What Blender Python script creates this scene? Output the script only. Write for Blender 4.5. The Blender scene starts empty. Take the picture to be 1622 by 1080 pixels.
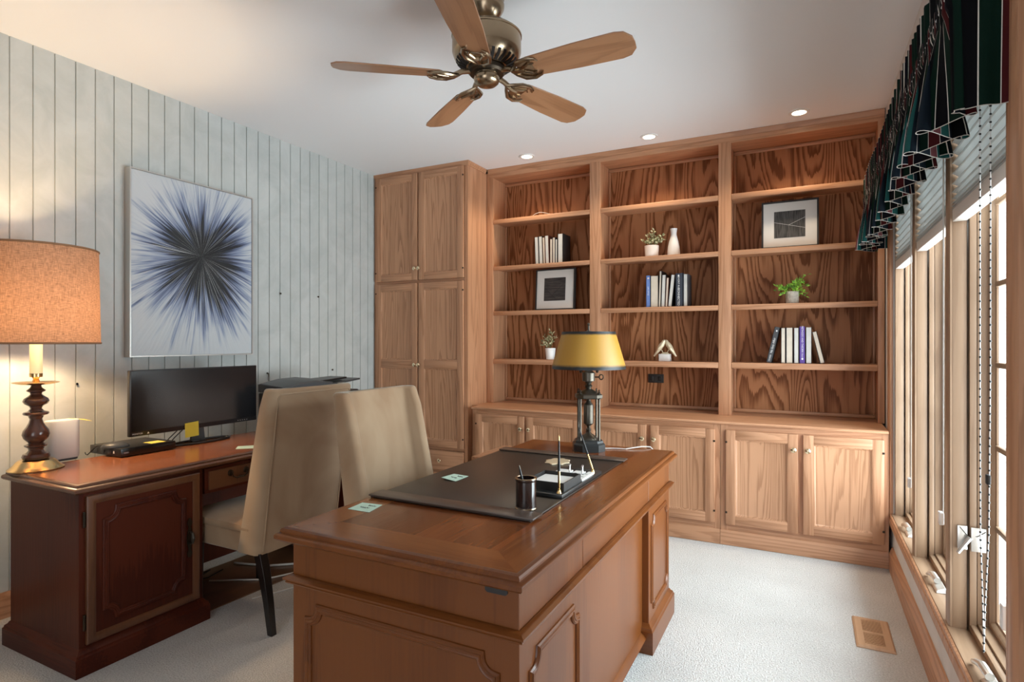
import bpy, bmesh, math, random
from mathutils import Vector, Matrix, noise
random.seed(7)
SC = bpy.context.scene
COL = SC.collection
PI = math.pi

# ------------------------------------------------------------------ camera, world, light, exposure
cam = bpy.data.cameras.new('camera')
cam_o = bpy.data.objects.new('camera', cam)
COL.objects.link(cam_o)
cam.sensor_width = 36.0
cam.lens = 36.0 * 916 / 1622
cam.shift_y = 2.0 / 1622
cam.clip_start = 0.05
cam_o.location = (3.353, 0, 1.29)
cam_o.rotation_euler = (PI / 2, 0, math.radians(27.06))
SC.camera = cam_o

SC.view_settings.view_transform = 'Standard'
SC.view_settings.look = 'None'
SC.view_settings.exposure = 0.54
SC.view_settings.gamma = 1.0
SC.view_settings.use_curve_mapping = False

W = bpy.data.worlds.new('daylight')
SC.world = W
W.use_nodes = True
W.node_tree.nodes['Background'].inputs[0].default_value = (0.90, 0.95, 1.0, 1)
W.node_tree.nodes['Background'].inputs[1].default_value = 2.3
SC.cycles.max_bounces = 10
SC.cycles.diffuse_bounces = 6
SC.cycles.transparent_max_bounces = 16
SC.cycles.sample_clamp_indirect = 8.0
SC.cycles.caustics_reflective = False
SC.cycles.caustics_refractive = False


def light(kind, name, loc, rot, energy, color, **kw):
    l = bpy.data.lights.new(name, kind)
    l.energy = energy
    l.color = color
    for k, v in kw.items():
        setattr(l, k, v)
    o = bpy.data.objects.new(name, l)
    COL.objects.link(o)
    o.location = loc
    o.rotation_euler = rot
    return o


# daylight arriving through the window bank
light('AREA', 'window_daylight', (6.30, 2.90, 3.00), (0, math.radians(52), 0), 215, (0.74, 0.88, 1.0),
      shape='RECTANGLE', size=2.6, size_y=3.6)
light('AREA', 'garden_daylight', (5.10, 2.80, 1.45), (0, math.radians(84), 0), 120, (0.86, 0.94, 1.0),
      shape='RECTANGLE', size=2.2, size_y=3.0)

# daylight thrown back up from the bright ground outside
light('AREA', 'ground_daylight', (5.60, 2.80, 0.10), (0, math.radians(122), 0), 175, (0.82, 0.92, 1.0),
      shape='RECTANGLE', size=1.8, size_y=3.2)


# ------------------------------------------------------------------ materials
def new_mat(name):
    m = bpy.data.materials.new(name)
    m.use_nodes = True
    nt = m.node_tree
    return m, nt, nt.nodes['Principled BSDF']


def N(nt, t, **kw):
    n = nt.nodes.new(t)
    for k, v in kw.items():
        setattr(n, k, v)
    return n


def ramp(nt, stops, interp='LINEAR'):
    r = nt.nodes.new('ShaderNodeValToRGB')
    e = r.color_ramp.elements
    while len(e) < len(stops):
        e.new(0.5)
    for i, (p, c) in enumerate(stops):
        e[i].position = p
        e[i].color = (c[0], c[1], c[2], 1) if len(c) == 3 else c
    r.color_ramp.interpolation = interp
    return r


def mth(nt, op, a, b=None, c=None):
    n = nt.nodes.new('ShaderNodeMath')
    n.operation = op
    for i, v in enumerate((a, b, c)):
        if v is None:
            continue
        if isinstance(v, (int, float)):
            n.inputs[i].default_value = v
        else:
            nt.links.new(v, n.inputs[i])
    return n.outputs[0]


def coords(nt, scale, rnd=True):
    tc = N(nt, 'ShaderNodeTexCoord')
    out = tc.outputs['Object']
    if rnd:
        oi = N(nt, 'ShaderNodeObjectInfo')
        cmb = N(nt, 'ShaderNodeCombineXYZ')
        r = oi.outputs['Random']
        nt.links.new(mth(nt, 'MULTIPLY', r, 17.3), cmb.inputs[0])
        nt.links.new(mth(nt, 'MULTIPLY', r, 31.7), cmb.inputs[1])
        nt.links.new(mth(nt, 'MULTIPLY', r, 11.9), cmb.inputs[2])
        add = N(nt, 'ShaderNodeVectorMath', operation='ADD')
        nt.links.new(out, add.inputs[0])
        nt.links.new(cmb.outputs[0], add.inputs[1])
        out = add.outputs[0]
    mp = N(nt, 'ShaderNodeMapping')
    mp.inputs['Scale'].default_value = scale
    nt.links.new(out, mp.inputs[0])
    return mp.outputs[0]


def plain(name, col, rough=0.5, metal=0.0, spec=0.5, coat=0.0, bump=0.0, bscale=200, var=0.0, vscale=6.0, trans=None):
    m, nt, b = new_mat(name)
    b.inputs['Base Color'].default_value = (*col, 1)
    b.inputs['Roughness'].default_value = rough
    b.inputs['Metallic'].default_value = metal
    b.inputs['Specular IOR Level'].default_value = spec
    b.inputs['Coat Weight'].default_value = coat
    b.inputs['Coat Roughness'].default_value = 0.12
    if var or bump:
        v = coords(nt, (1, 1, 1))
    if var:
        n = N(nt, 'ShaderNodeTexNoise')
        n.inputs['Scale'].default_value = vscale
        n.inputs['Detail'].default_value = 4
        nt.links.new(v, n.inputs['Vector'])
        r = ramp(nt, [(0.3, tuple(c * (1 - var) for c in col)), (0.7, tuple(min(1, c * (1 + var)) for c in col))])
        nt.links.new(n.outputs[0], r.inputs[0])
        nt.links.new(r.outputs[0], b.inputs['Base Color'])
    if bump:
        n = N(nt, 'ShaderNodeTexNoise')
        n.inputs['Scale'].default_value = bscale
        n.inputs['Detail'].default_value = 3
        nt.links.new(v, n.inputs['Vector'])
        bp = N(nt, 'ShaderNodeBump')
        bp.inputs['Strength'].default_value = bump
        bp.inputs['Distance'].default_value = 0.004
        nt.links.new(n.outputs[0], bp.inputs['Height'])
        nt.links.new(bp.outputs[0], b.inputs['Normal'])
    return m


def wood(name, light_c, dark_c, axis='Z', freq=2.4, rings=9.0, amt=0.6, fiber=0.4, stretch=0.16, rough=0.42, coat=0.0,
         plank=None, distort=0.5, sharp=(0.30, 0.78), spec=0.5, crough=0.18, cior=1.5):
    """Wood whose figure is the contour lines of a noise field stretched along the grain."""
    m, nt, b = new_mat(name)
    ax = 'XYZ'.index(axis)
    sc = [1.0, 1.0, 1.0]
    sc[ax] = stretch
    v = coords(nt, tuple(s * freq for s in sc))
    n = N(nt, 'ShaderNodeTexNoise')
    n.inputs['Scale'].default_value = 1.0
    n.inputs['Detail'].default_value = 1.6
    n.inputs['Roughness'].default_value = 0.45
    n.inputs['Distortion'].default_value = distort
    nt.links.new(v, n.inputs['Vector'])
    fs = [110.0, 110.0, 110.0]
    fs[ax] = 5.0
    vf = coords(nt, tuple(fs))
    nf = N(nt, 'ShaderNodeTexNoise')
    nf.inputs['Scale'].default_value = 1.0
    nf.inputs['Detail'].default_value = 2.0
    nt.links.new(vf, nf.inputs['Vector'])
    fib = mth(nt, 'SUBTRACT', nf.outputs[0], 0.5)
    # open pores make the edge of every growth ring ragged
    saw = mth(nt, 'FRACT', mth(nt, 'ADD', mth(nt, 'MULTIPLY', n.outputs[0], rings), mth(nt, 'MULTIPLY', fib, 0.55)))
    up = N(nt, 'ShaderNodeMapRange', interpolation_type='SMOOTHSTEP')
    up.inputs['From Min'].default_value = 0.30
    up.inputs['From Max'].default_value = 0.88
    nt.links.new(saw, up.inputs['Value'])
    dn = N(nt, 'ShaderNodeMapRange', interpolation_type='SMOOTHSTEP')
    dn.inputs['From Min'].default_value = 0.90
    dn.inputs['From Max'].default_value = 1.0
    dn.inputs['To Min'].default_value = 1.0
    dn.inputs['To Max'].default_value = 0.0
    nt.links.new(saw, dn.inputs['Value'])
    line = mth(nt, 'MULTIPLY', up.outputs[0], dn.outputs[0])
    t = mth(nt, 'ADD', mth(nt, 'MULTIPLY', line, amt), mth(nt, 'MULTIPLY', fib, fiber))
    big = N(nt, 'ShaderNodeTexNoise')
    big.inputs['Scale'].default_value = 0.55
    big.inputs['Detail'].default_value = 1
    nt.links.new(v, big.inputs['Vector'])
    t = mth(nt, 'ADD', t, mth(nt, 'MULTIPLY', mth(nt, 'SUBTRACT', big.outputs[0], 0.5), 0.30))
    r = ramp(nt, [(0.0, light_c), (0.95, dark_c)])
    nt.links.new(t, r.inputs[0])
    out = r.outputs[0]
    if plank:
        pax, w, var = plank
        vp = coords(nt, (1, 1, 1), rnd=False)
        sx = N(nt, 'ShaderNodeSeparateXYZ')
        nt.links.new(vp, sx.inputs[0])
        cell = mth(nt, 'FLOOR', mth(nt, 'DIVIDE', sx.outputs['XYZ'.index(pax)], w))
        wn = N(nt, 'ShaderNodeTexWhiteNoise', noise_dimensions='1D')
        nt.links.new(cell, wn.inputs['W'])
        fac = mth(nt, 'ADD', mth(nt, 'MULTIPLY', wn.outputs[0], var), 1.0 - var * 0.5)
        vm = N(nt, 'ShaderNodeVectorMath', operation='SCALE')
        nt.links.new(out, vm.inputs[0])
        nt.links.new(fac, vm.inputs['Scale'])
        out = vm.outputs[0]
    nt.links.new(out, b.inputs['Base Color'])
    b.inputs['Roughness'].default_value = rough
    b.inputs['Specular IOR Level'].default_value = spec
    b.inputs['Coat Weight'].default_value = coat
    b.inputs['Coat Roughness'].default_value = crough
    b.inputs['Coat IOR'].default_value = cior
    bp = N(nt, 'ShaderNodeBump')
    bp.inputs['Strength'].default_value = 0.12
    bp.inputs['Distance'].default_value = 0.002
    nt.links.new(nf.outputs[0], bp.inputs['Height'])
    nt.links.new(bp.outputs[0], b.inputs['Normal'])
    return m


OL, OD = (0.50, 0.258, 0.142), (0.31, 0.138, 0.066)
oak = {a: wood('oak_' + a, OL, OD, a, freq=7.0, rings=15, amt=0.55, fiber=0.6, stretch=0.05, distort=0.1) for a in 'XYZ'}
oak_panel = wood('oak_panel', (0.52, 0.272, 0.150), (0.27, 0.118, 0.055), 'Z', freq=7.0, rings=24, amt=0.58, fiber=0.5, stretch=0.045, distort=0.1)
oak_back = wood('oak_plywood', (0.40, 0.180, 0.084), (0.165, 0.060, 0.022), 'Z', freq=3.6, rings=24, amt=0.95, fiber=0.35, stretch=0.16, distort=0.25, spec=0.12)
win_wood = {a: wood('window_wood_' + a, (0.32, 0.205, 0.128), (0.225, 0.135, 0.080), a, freq=7.0, rings=10, amt=0.45, fiber=0.45, stretch=0.08) for a in 'XYZ'}
CL, CD = (0.160, 0.048, 0.010), (0.090, 0.023, 0.005)
cherry = {a: wood('cherry_' + a, CL, CD, a, freq=2.6, rings=4, amt=0.55, fiber=0.3, stretch=0.14, rough=0.40, coat=0.6, spec=0.05, crough=0.30, cior=1.6) for a in 'XYZ'}
cherry_top = wood('cherry_top', (0.205, 0.060, 0.016), (0.105, 0.026, 0.007), 'Y', freq=2.6, rings=4, amt=0.5, fiber=0.3, stretch=0.14, rough=0.19, coat=0.0, spec=0.45, plank=('X', 0.117, 0.6))
MH, MD = (0.080, 0.017, 0.008), (0.034, 0.006, 0.004)
mahog = {a: wood('mahogany_' + a, MH, MD, a, freq=2.4, rings=4, amt=0.55, fiber=0.3, stretch=0.14, rough=0.36, coat=0.05, spec=0.12) for a in 'XYZ'}
mahog_edge = wood('mahogany_worn_edge', (0.125, 0.045, 0.017), (0.062, 0.019, 0.008), 'Z', freq=3, rings=4, amt=0.5, fiber=0.35, rough=0.36, coat=0.2)
mahog_top = wood('mahogany_top', (0.30, 0.100, 0.042), (0.19, 0.056, 0.022), 'Y', freq=2.2, rings=4, amt=0.5, fiber=0.3, stretch=0.12, rough=0.22, coat=0.25, spec=0.4)
blade_wood = wood('fan_blade_wood', (0.33, 0.160, 0.078), (0.20, 0.085, 0.038), 'X', freq=5, rings=8, amt=0.5, fiber=0.35, rough=0.34, coat=0.3)
mat_wood = wood('floor_mat_wood', (0.16, 0.078, 0.036), (0.075, 0.032, 0.014), 'Y', freq=3, rings=5, amt=0.5, rough=0.28, coat=0.3)

M_ceil = plain('ceiling_paint', (0.81, 0.815, 0.82), 0.9, bump=0.05, bscale=60)
M_white = plain('white_paint', (0.78, 0.77, 0.75), 0.6)
M_black = plain('black_plastic', (0.012, 0.011, 0.011), 0.35)
M_blackm = plain('black_matte', (0.02, 0.018, 0.017), 0.6)
M_screen = plain('screen_glass', (0.006, 0.006, 0.007), 0.18, spec=0.6)
M_darkg = plain('charcoal_plastic', (0.045, 0.047, 0.05), 0.4)
M_legs = plain('espresso_lacquer', (0.010, 0.007, 0.006), 0.28, coat=0.3)
M_brass = plain('polished_brass', (0.80, 0.56, 0.26), 0.22, 1.0)
M_knob = plain('knob_brass', (0.90, 0.76, 0.52), 0.20, 1.0)
M_antbrass = plain('antique_brass', (0.36, 0.27, 0.18), 0.26, 1.0)
M_bronze = plain('dark_bronze', (0.06, 0.045, 0.032), 0.38, 0.9)
M_pewter = plain('pewter_bronze', (0.105, 0.092, 0.074), 0.38, 0.9)
M_slate = plain('dark_slate_base', (0.035, 0.037, 0.038), 0.28, 0.2)
M_chrome = plain('chrome', (0.75, 0.75, 0.75), 0.12, 1.0)
M_nickel = plain('satin_nickel', (0.72, 0.70, 0.66), 0.35, 0.8)
M_silver = plain('silver_leaf_frame', (0.55, 0.53, 0.50), 0.35, 0.8)
M_mat = plain('picture_mat', (0.66, 0.63, 0.59), 0.8)
M_paper = plain('paper', (0.80, 0.79, 0.76), 0.8)
M_pages = plain('book_pages', (0.62, 0.545, 0.45), 0.85, var=0.05, vscale=25)
M_pages2 = plain('book_pages_grey', (0.60, 0.585, 0.55), 0.85, var=0.04, vscale=25)
M_bookblk = plain('book_cover_black', (0.012, 0.012, 0.013), 0.5)
M_bookblue = plain('book_cover_blue', (0.13, 0.22, 0.52), 0.5)
M_bookpur = plain('book_cover_purple', (0.11, 0.055, 0.30), 0.45)
M_bookbrn = plain('book_cover_brown', (0.14, 0.05, 0.035), 0.5)
M_bookgrey = plain('book_cover_charcoal', (0.05, 0.05, 0.055), 0.5)
M_bookslate = plain('book_cover_slate', (0.03, 0.037, 0.055), 0.5)
M_ink = plain('ink', (0.05, 0.05, 0.05), 0.8)
M_print = plain('white_print', (0.75, 0.75, 0.74), 0.7)
M_note_y = plain('sticky_yellow', (0.72, 0.58, 0.06), 0.8)
M_note_y2 = plain('sticky_bright_yellow', (0.95, 0.78, 0.15), 0.8)
M_note_g = plain('sticky_mint', (0.53, 0.72, 0.60), 0.8)
M_pot = plain('blush_ceramic', (0.74, 0.62, 0.55), 0.5)
M_potw = plain('white_ceramic', (0.80, 0.79, 0.77), 0.4)
M_vase = plain('white_matte_vase', (0.78, 0.75, 0.72), 0.55)
M_concrete = plain('concrete_pot', (0.40, 0.36, 0.31), 0.9, bump=0.5, bscale=120, var=0.25, vscale=60)
M_marble = plain('pale_stone', (0.62, 0.59, 0.57), 0.5, var=0.06, vscale=30)
M_gold = plain('brushed_gold', (0.74, 0.62, 0.43), 0.45, 0.55, bump=0.6, bscale=260)
M_leaf1 = plain('sage_leaf', (0.30, 0.31, 0.16), 0.6, var=0.5, vscale=50)
M_leaf2 = plain('cream_leaf', (0.68, 0.62, 0.38), 0.6, var=0.2, vscale=50)
M_leaf3 = plain('bright_green_leaf', (0.32, 0.58, 0.06), 0.5, var=0.35, vscale=40)
M_stem = plain('stem', (0.12, 0.13, 0.05), 0.7)
M_leather = plain('blotter_leather', (0.030, 0.021, 0.015), 0.36, bump=0.05, bscale=300, var=0.2, vscale=3)
M_cuplea = plain('cup_leather', (0.022, 0.010, 0.008), 0.2, coat=0.5)
M_ivory = plain('candle_sleeve', (0.93, 0.85, 0.56), 0.5)
M_turn = plain('turned_dark_wood', (0.085, 0.030, 0.016), 0.22, coat=0.5)
M_cord = plain('white_cord', (0.62, 0.60, 0.56), 0.6)
M_clear = plain('clear_plastic', (0.80, 0.80, 0.79), 0.25)
M_router = plain('router_white', (0.70, 0.68, 0.64), 0.5)
M_suede_dk = None
M_rubber = plain('rubber', (0.02, 0.02, 0.02), 0.7)
M_gap = plain('dark_recess', (0.012, 0.008, 0.006), 0.8)


def suede():
    m, nt, b = new_mat('taupe_velvet')
    v = coords(nt, (1, 1, 0.8))
    n = N(nt, 'ShaderNodeTexNoise')
    n.inputs['Scale'].default_value = 3.2
    n.inputs['Detail'].default_value = 3
    n.inputs['Distortion'].default_value = 0.8
    nt.links.new(v, n.inputs['Vector'])
    r = ramp(nt, [(0.35, (0.295, 0.180, 0.100)), (0.62, (0.390, 0.268, 0.165))])
    nt.links.new(n.outputs[0], r.inputs[0])
    nt.links.new(r.outputs[0], b.inputs['Base Color'])
    b.inputs['Roughness'].default_value = 0.85
    b.inputs['Sheen Weight'].default_value = 0.50
    b.inputs['Sheen Roughness'].default_value = 0.4
    b.inputs['Sheen Tint'].default_value = (0.84, 0.96, 0.92, 1)
    return m


M_suede = suede()


def carpet():
    m, nt, b = new_mat('cream_carpet')
    v = coords(nt, (1, 1, 1), False)
    n = N(nt, 'ShaderNodeTexNoise')
    n.inputs['Scale'].default_value = 150
    n.inputs['Detail'].default_value = 3
    nt.links.new(v, n.inputs['Vector'])
    n2 = N(nt, 'ShaderNodeTexNoise')
    n2.inputs['Scale'].default_value = 2.5
    nt.links.new(v, n2.inputs['Vector'])
    t = mth(nt, 'ADD', mth(nt, 'MULTIPLY', n.outputs[0], 0.75), mth(nt, 'MULTIPLY', n2.outputs[0], 0.25))
    r = ramp(nt, [(0.3, (0.43, 0.415, 0.395)), (0.66, (0.66, 0.645, 0.625))])
    nt.links.new(t, r.inputs[0])
    nt.links.new(r.outputs[0], b.inputs['Base Color'])
    b.inputs['Roughness'].default_value = 0.95
    b.inputs['Specular IOR Level'].default_value = 0.1
    bp = N(nt, 'ShaderNodeBump')
    bp.inputs['Strength'].default_value = 0.9
    bp.inputs['Distance'].default_value = 0.008
    nt.links.new(n.outputs[0], bp.inputs['Height'])
    nt.links.new(bp.outputs[0], b.inputs['Normal'])
    return m


M_carpet = carpet()


def wallpaper(name, c0, c1):
    m, nt, b = new_mat(name)
    v = coords(nt, (1, 1, 1), False)
    n = N(nt, 'ShaderNodeTexNoise')
    n.inputs['Scale'].default_value = 4.5
    n.inputs['Detail'].default_value = 6
    n.inputs['Roughness'].default_value = 0.62
    n.inputs['Distortion'].default_value = 0.7
    nt.links.new(v, n.inputs['Vector'])
    r = ramp(nt, [(0.36, c0), (0.64, c1)])
    nt.links.new(n.outputs[0], r.inputs[0])
    nt.links.new(r.outputs[0], b.inputs['Base Color'])
    b.inputs['Roughness'].default_value = 0.75
    return m


M_wall = wallpaper('mottled_wall_panel', (0.43, 0.45, 0.435), (0.51, 0.525, 0.51))
M_wallr = wallpaper('pale_wall_panel', (0.60, 0.565, 0.53), (0.66, 0.625, 0.59))


def glass_mat():
    m = bpy.data.materials.new('window_glass')
    m.use_nodes = True
    nt = m.node_tree
    nt.nodes.remove(nt.nodes['Principled BSDF'])
    out = nt.nodes['Material Output']
    tr = N(nt, 'ShaderNodeBsdfTransparent')
    tr.inputs[0].default_value = (0.96, 0.98, 0.97, 1)
    gl = N(nt, 'ShaderNodeBsdfGlossy')
    gl.inputs['Roughness'].default_value = 0.02
    fr = N(nt, 'ShaderNodeFresnel')
    fr.inputs[0].default_value = 1.25
    mx = N(nt, 'ShaderNodeMixShader')
    geo = N(nt, 'ShaderNodeNewGeometry')
    nt.links.new(mth(nt, 'MULTIPLY', fr.outputs[0], mth(nt, 'SUBTRACT', 1.0, geo.outputs['Backfacing'])), mx.inputs[0])
    nt.links.new(tr.outputs[0], mx.inputs[1])
    nt.links.new(gl.outputs[0], mx.inputs[2])
    nt.links.new(mx.outputs[0], out.inputs[0])
    return m


M_glass = glass_mat()


def translucent(name, col, tcol, fac, weave=0.0):
    m = bpy.data.materials.new(name)
    m.use_nodes = True
    nt = m.node_tree
    nt.nodes.remove(nt.nodes['Principled BSDF'])
    out = nt.nodes['Material Output']
    d = N(nt, 'ShaderNodeBsdfDiffuse')
    d.inputs[0].default_value = (*col, 1)
    t = N(nt, 'ShaderNodeBsdfTranslucent')
    t.inputs[0].default_value = (*tcol, 1)
    if weave:
        tc = N(nt, 'ShaderNodeTexCoord')
        a = []
        for s in ((60, 60, 400), (500, 500, 40)):
            mp = N(nt, 'ShaderNodeMapping')
            mp.inputs['Scale'].default_value = s
            nt.links.new(tc.outputs['Object'], mp.inputs[0])
            n = N(nt, 'ShaderNodeTexNoise')
            n.inputs['Scale'].default_value = 1.0
            n.inputs['Detail'].default_value = 2
            nt.links.new(mp.outputs[0], n.inputs['Vector'])
            a.append(n.outputs[0])
        s = mth(nt, 'MULTIPLY', mth(nt, 'ADD', a[0], a[1]), 0.5)
        for sh, c in ((d, col), (t, tcol)):
            r = ramp(nt, [(0.36, tuple(x * (1 - weave) for x in c)), (0.62, tuple(min(1, x * (1 + weave * 0.6)) for x in c))])
            nt.links.new(s, r.inputs[0])
            nt.links.new(r.outputs[0], sh.inputs[0])
    mx = N(nt, 'ShaderNodeMixShader')
    mx.inputs[0].default_value = fac
    nt.links.new(d.outputs[0], mx.inputs[1])
    nt.links.new(t.outputs[0], mx.inputs[2])
    nt.links.new(mx.outputs[0], out.inputs[0])
    return m


M_linen = translucent('linen_shade', (0.38, 0.25, 0.17), (0.150, 0.075, 0.038), 0.28, 0.40)
M_blind = translucent('pleated_fabric', (0.52, 0.515, 0.49), (0.42, 0.45, 0.44), 0.085)
M_blindrail = plain('blind_rail', (0.70, 0.66, 0.61), 0.5)


def emit(name, col, s):
    m, nt, b = new_mat(name)
    b.inputs['Emission Color'].default_value = (*col, 1)
    b.inputs['Emission Strength'].default_value = s
    return m


M_bulb = emit('lit_lamp_glass', (1.0, 0.86, 0.62), 6.0)


def stripes():
    m, nt, b = new_mat('striped_valance_cloth')
    uv = N(nt, 'ShaderNodeUVMap')
    uv.uv_map = 'UVMap'
    sx = N(nt, 'ShaderNodeSeparateXYZ')
    nt.links.new(uv.outputs[0], sx.inputs[0])
    f = mth(nt, 'FRACT', sx.outputs[0])
    wl = (0.62, 0.58, 0.52)
    bu, gr, nv, bk = (0.055, 0.007, 0.008), (0.002, 0.013, 0.008), (0.003, 0.003, 0.007), (0.002, 0.002, 0.003)
    st = [(0.0, bu), (0.150, wl), (0.160, gr), (0.330, wl), (0.340, bk), (0.50, wl), (0.510, gr), (0.62, bk), (0.70, wl), (0.710, bk), (0.84, nv), (0.990, wl)]
    r = ramp(nt, st, 'CONSTANT')
    nt.links.new(f, r.inputs[0])
    # woven reverse is paler than the face
    geo = N(nt, 'ShaderNodeNewGeometry')
    mx = N(nt, 'ShaderNodeMix', data_type='RGBA')
    nt.links.new(mth(nt, 'SUBTRACT', 1.0, geo.outputs['Backfacing']), mx.inputs['Factor'])
    nt.links.new(r.outputs[0], mx.inputs['A'])
    wr = (0.66, 0.62, 0.60)
    r2 = ramp(nt, [(p, wr if c == wl else ((0.15, 0.045, 0.05) if c == bu else ((0.016, 0.085, 0.08) if c == gr else (0.010, 0.016, 0.024)))) for p, c in st], 'CONSTANT')
    nt.links.new(f, r2.inputs[0])
    nt.links.new(r2.outputs[0], mx.inputs['B'])
    nt.links.new(mx.outputs['Result'], b.inputs['Base Color'])
    b.inputs['Roughness'].default_value = 0.8
    b.inputs['Specular IOR Level'].default_value = 0.1
    return m


M_stripe = stripes()


def burst():
    m, nt, b = new_mat('burst_painting')
    tc = N(nt, 'ShaderNodeTexCoord')
    sp = N(nt, 'ShaderNodeSeparateXYZ')
    nt.links.new(tc.outputs['Object'], sp.inputs[0])
    cy, cz = 0.03, 0.085
    dy = mth(nt, 'SUBTRACT', sp.outputs[1], cy)
    dz = mth(nt, 'SUBTRACT', sp.outputs[2], cz)
    cmb = N(nt, 'ShaderNodeCombineXYZ')
    nt.links.new(dy, cmb.inputs[1])
    nt.links.new(dz, cmb.inputs[2])
    ln = N(nt, 'ShaderNodeVectorMath', operation='LENGTH')
    nt.links.new(cmb.outputs[0], ln.inputs[0])
    r = ln.outputs['Value']
    # rays hang longer below the centre than above it
    down = mth(nt, 'MAXIMUM', 0.0, mth(nt, 'DIVIDE', mth(nt, 'MULTIPLY', dz, -1.0), mth(nt, 'MAXIMUM', r, 0.001)))
    reff = mth(nt, 'MULTIPLY', r, mth(nt, 'SUBTRACT', 1.0, mth(nt, 'MULTIPLY', down, 0.24)))
    nm = N(nt, 'ShaderNodeVectorMath', operation='NORMALIZE')
    nt.links.new(cmb.outputs[0], nm.inputs[0])

    def ang(scale, add_r=0.0, det=2.0):
        mu = N(nt, 'ShaderNodeVectorMath', operation='SCALE')
        nt.links.new(nm.outputs[0], mu.inputs[0])
        mu.inputs['Scale'].default_value = scale
        cx = N(nt, 'ShaderNodeCombineXYZ')
        nt.links.new(mth(nt, 'MULTIPLY', r, add_r), cx.inputs[0])
        ad = N(nt, 'ShaderNodeVectorMath', operation='ADD')
        nt.links.new(mu.outputs[0], ad.inputs[0])
        nt.links.new(cx.outputs[0], ad.inputs[1])
        n = N(nt, 'ShaderNodeTexNoise')
        n.inputs['Scale'].default_value = 1.0
        n.inputs['Detail'].default_value = det
        nt.links.new(ad.outputs[0], n.inputs['Vector'])
        return n.outputs[0]
    a1, a2, a3 = ang(3.2, 1.0), ang(11, 3.0), ang(42, 5.0, 3.0)
    # ray length varies with the direction
    L = mth(nt, 'ADD', mth(nt, 'MULTIPLY', a1, 0.45), mth(nt, 'ADD', mth(nt, 'MULTIPLY', a2, 0.72), mth(nt, 'MULTIPLY', a3, 0.20)))
    t = mth(nt, 'SUBTRACT', mth(nt, 'ADD', L, 0.02), mth(nt, 'MULTIPLY', reff, 1.62))
    t = mth(nt, 'ADD', t, mth(nt, 'MULTIPLY', mth(nt, 'SUBTRACT', a3, 0.5), 0.42))
    rr = ramp(nt, [(0.0, (0.50, 0.525, 0.545)), (0.10, (0.41, 0.445, 0.50)), (0.22, (0.20, 0.245, 0.36)), (0.31, (0.085, 0.11, 0.19)), (0.39, (0.022, 0.027, 0.045)), (0.45, (0.005, 0.006, 0.008))])
    nt.links.new(t, rr.inputs[0])
    # scored pale lines
    ln2 = mth(nt, 'GREATER_THAN', ang(95, 2.0, 1.0), 0.655)
    ln2 = mth(nt, 'MULTIPLY', ln2, mth(nt, 'LESS_THAN', r, mth(nt, 'MULTIPLY', a2, 0.85)))
    mx = N(nt, 'ShaderNodeMix', data_type='RGBA')
    nt.links.new(mth(nt, 'MULTIPLY', ln2, 0.65), mx.inputs['Factor'])
    nt.links.new(rr.outputs[0], mx.inputs['A'])
    mx.inputs['B'].default_value = (0.55, 0.57, 0.58, 1)
    nt.links.new(mx.outputs['Result'], b.inputs['Base Color'])
    b.inputs['Roughness'].default_value = 0.5
    bp = N(nt, 'ShaderNodeBump')
    bp.inputs['Strength'].default_value = 0.5
    bp.inputs['Distance'].default_value = 0.004
    nt.links.new(a3, bp.inputs['Height'])
    nt.links.new(bp.outputs[0], b.inputs['Normal'])
    return m


M_burst = burst()


# ------------------------------------------------------------------ mesh helpers
def tag(o, label=None, cat=None, group=None, kind=None):
    if label:
        o['label'] = label
    if cat:
        o['category'] = cat
    if group:
        o['group'] = group
    if kind:
        o['kind'] = kind
    return o


def thing(name, label, cat, loc=(0, 0, 0), rz=0.0, group=None):
    o = bpy.data.objects.new(name, None)
    o.empty_display_size = 0.1
    COL.objects.link(o)
    o.location = loc
    o.rotation_euler = (0, 0, rz)
    return tag(o, label, cat, group)


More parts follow.
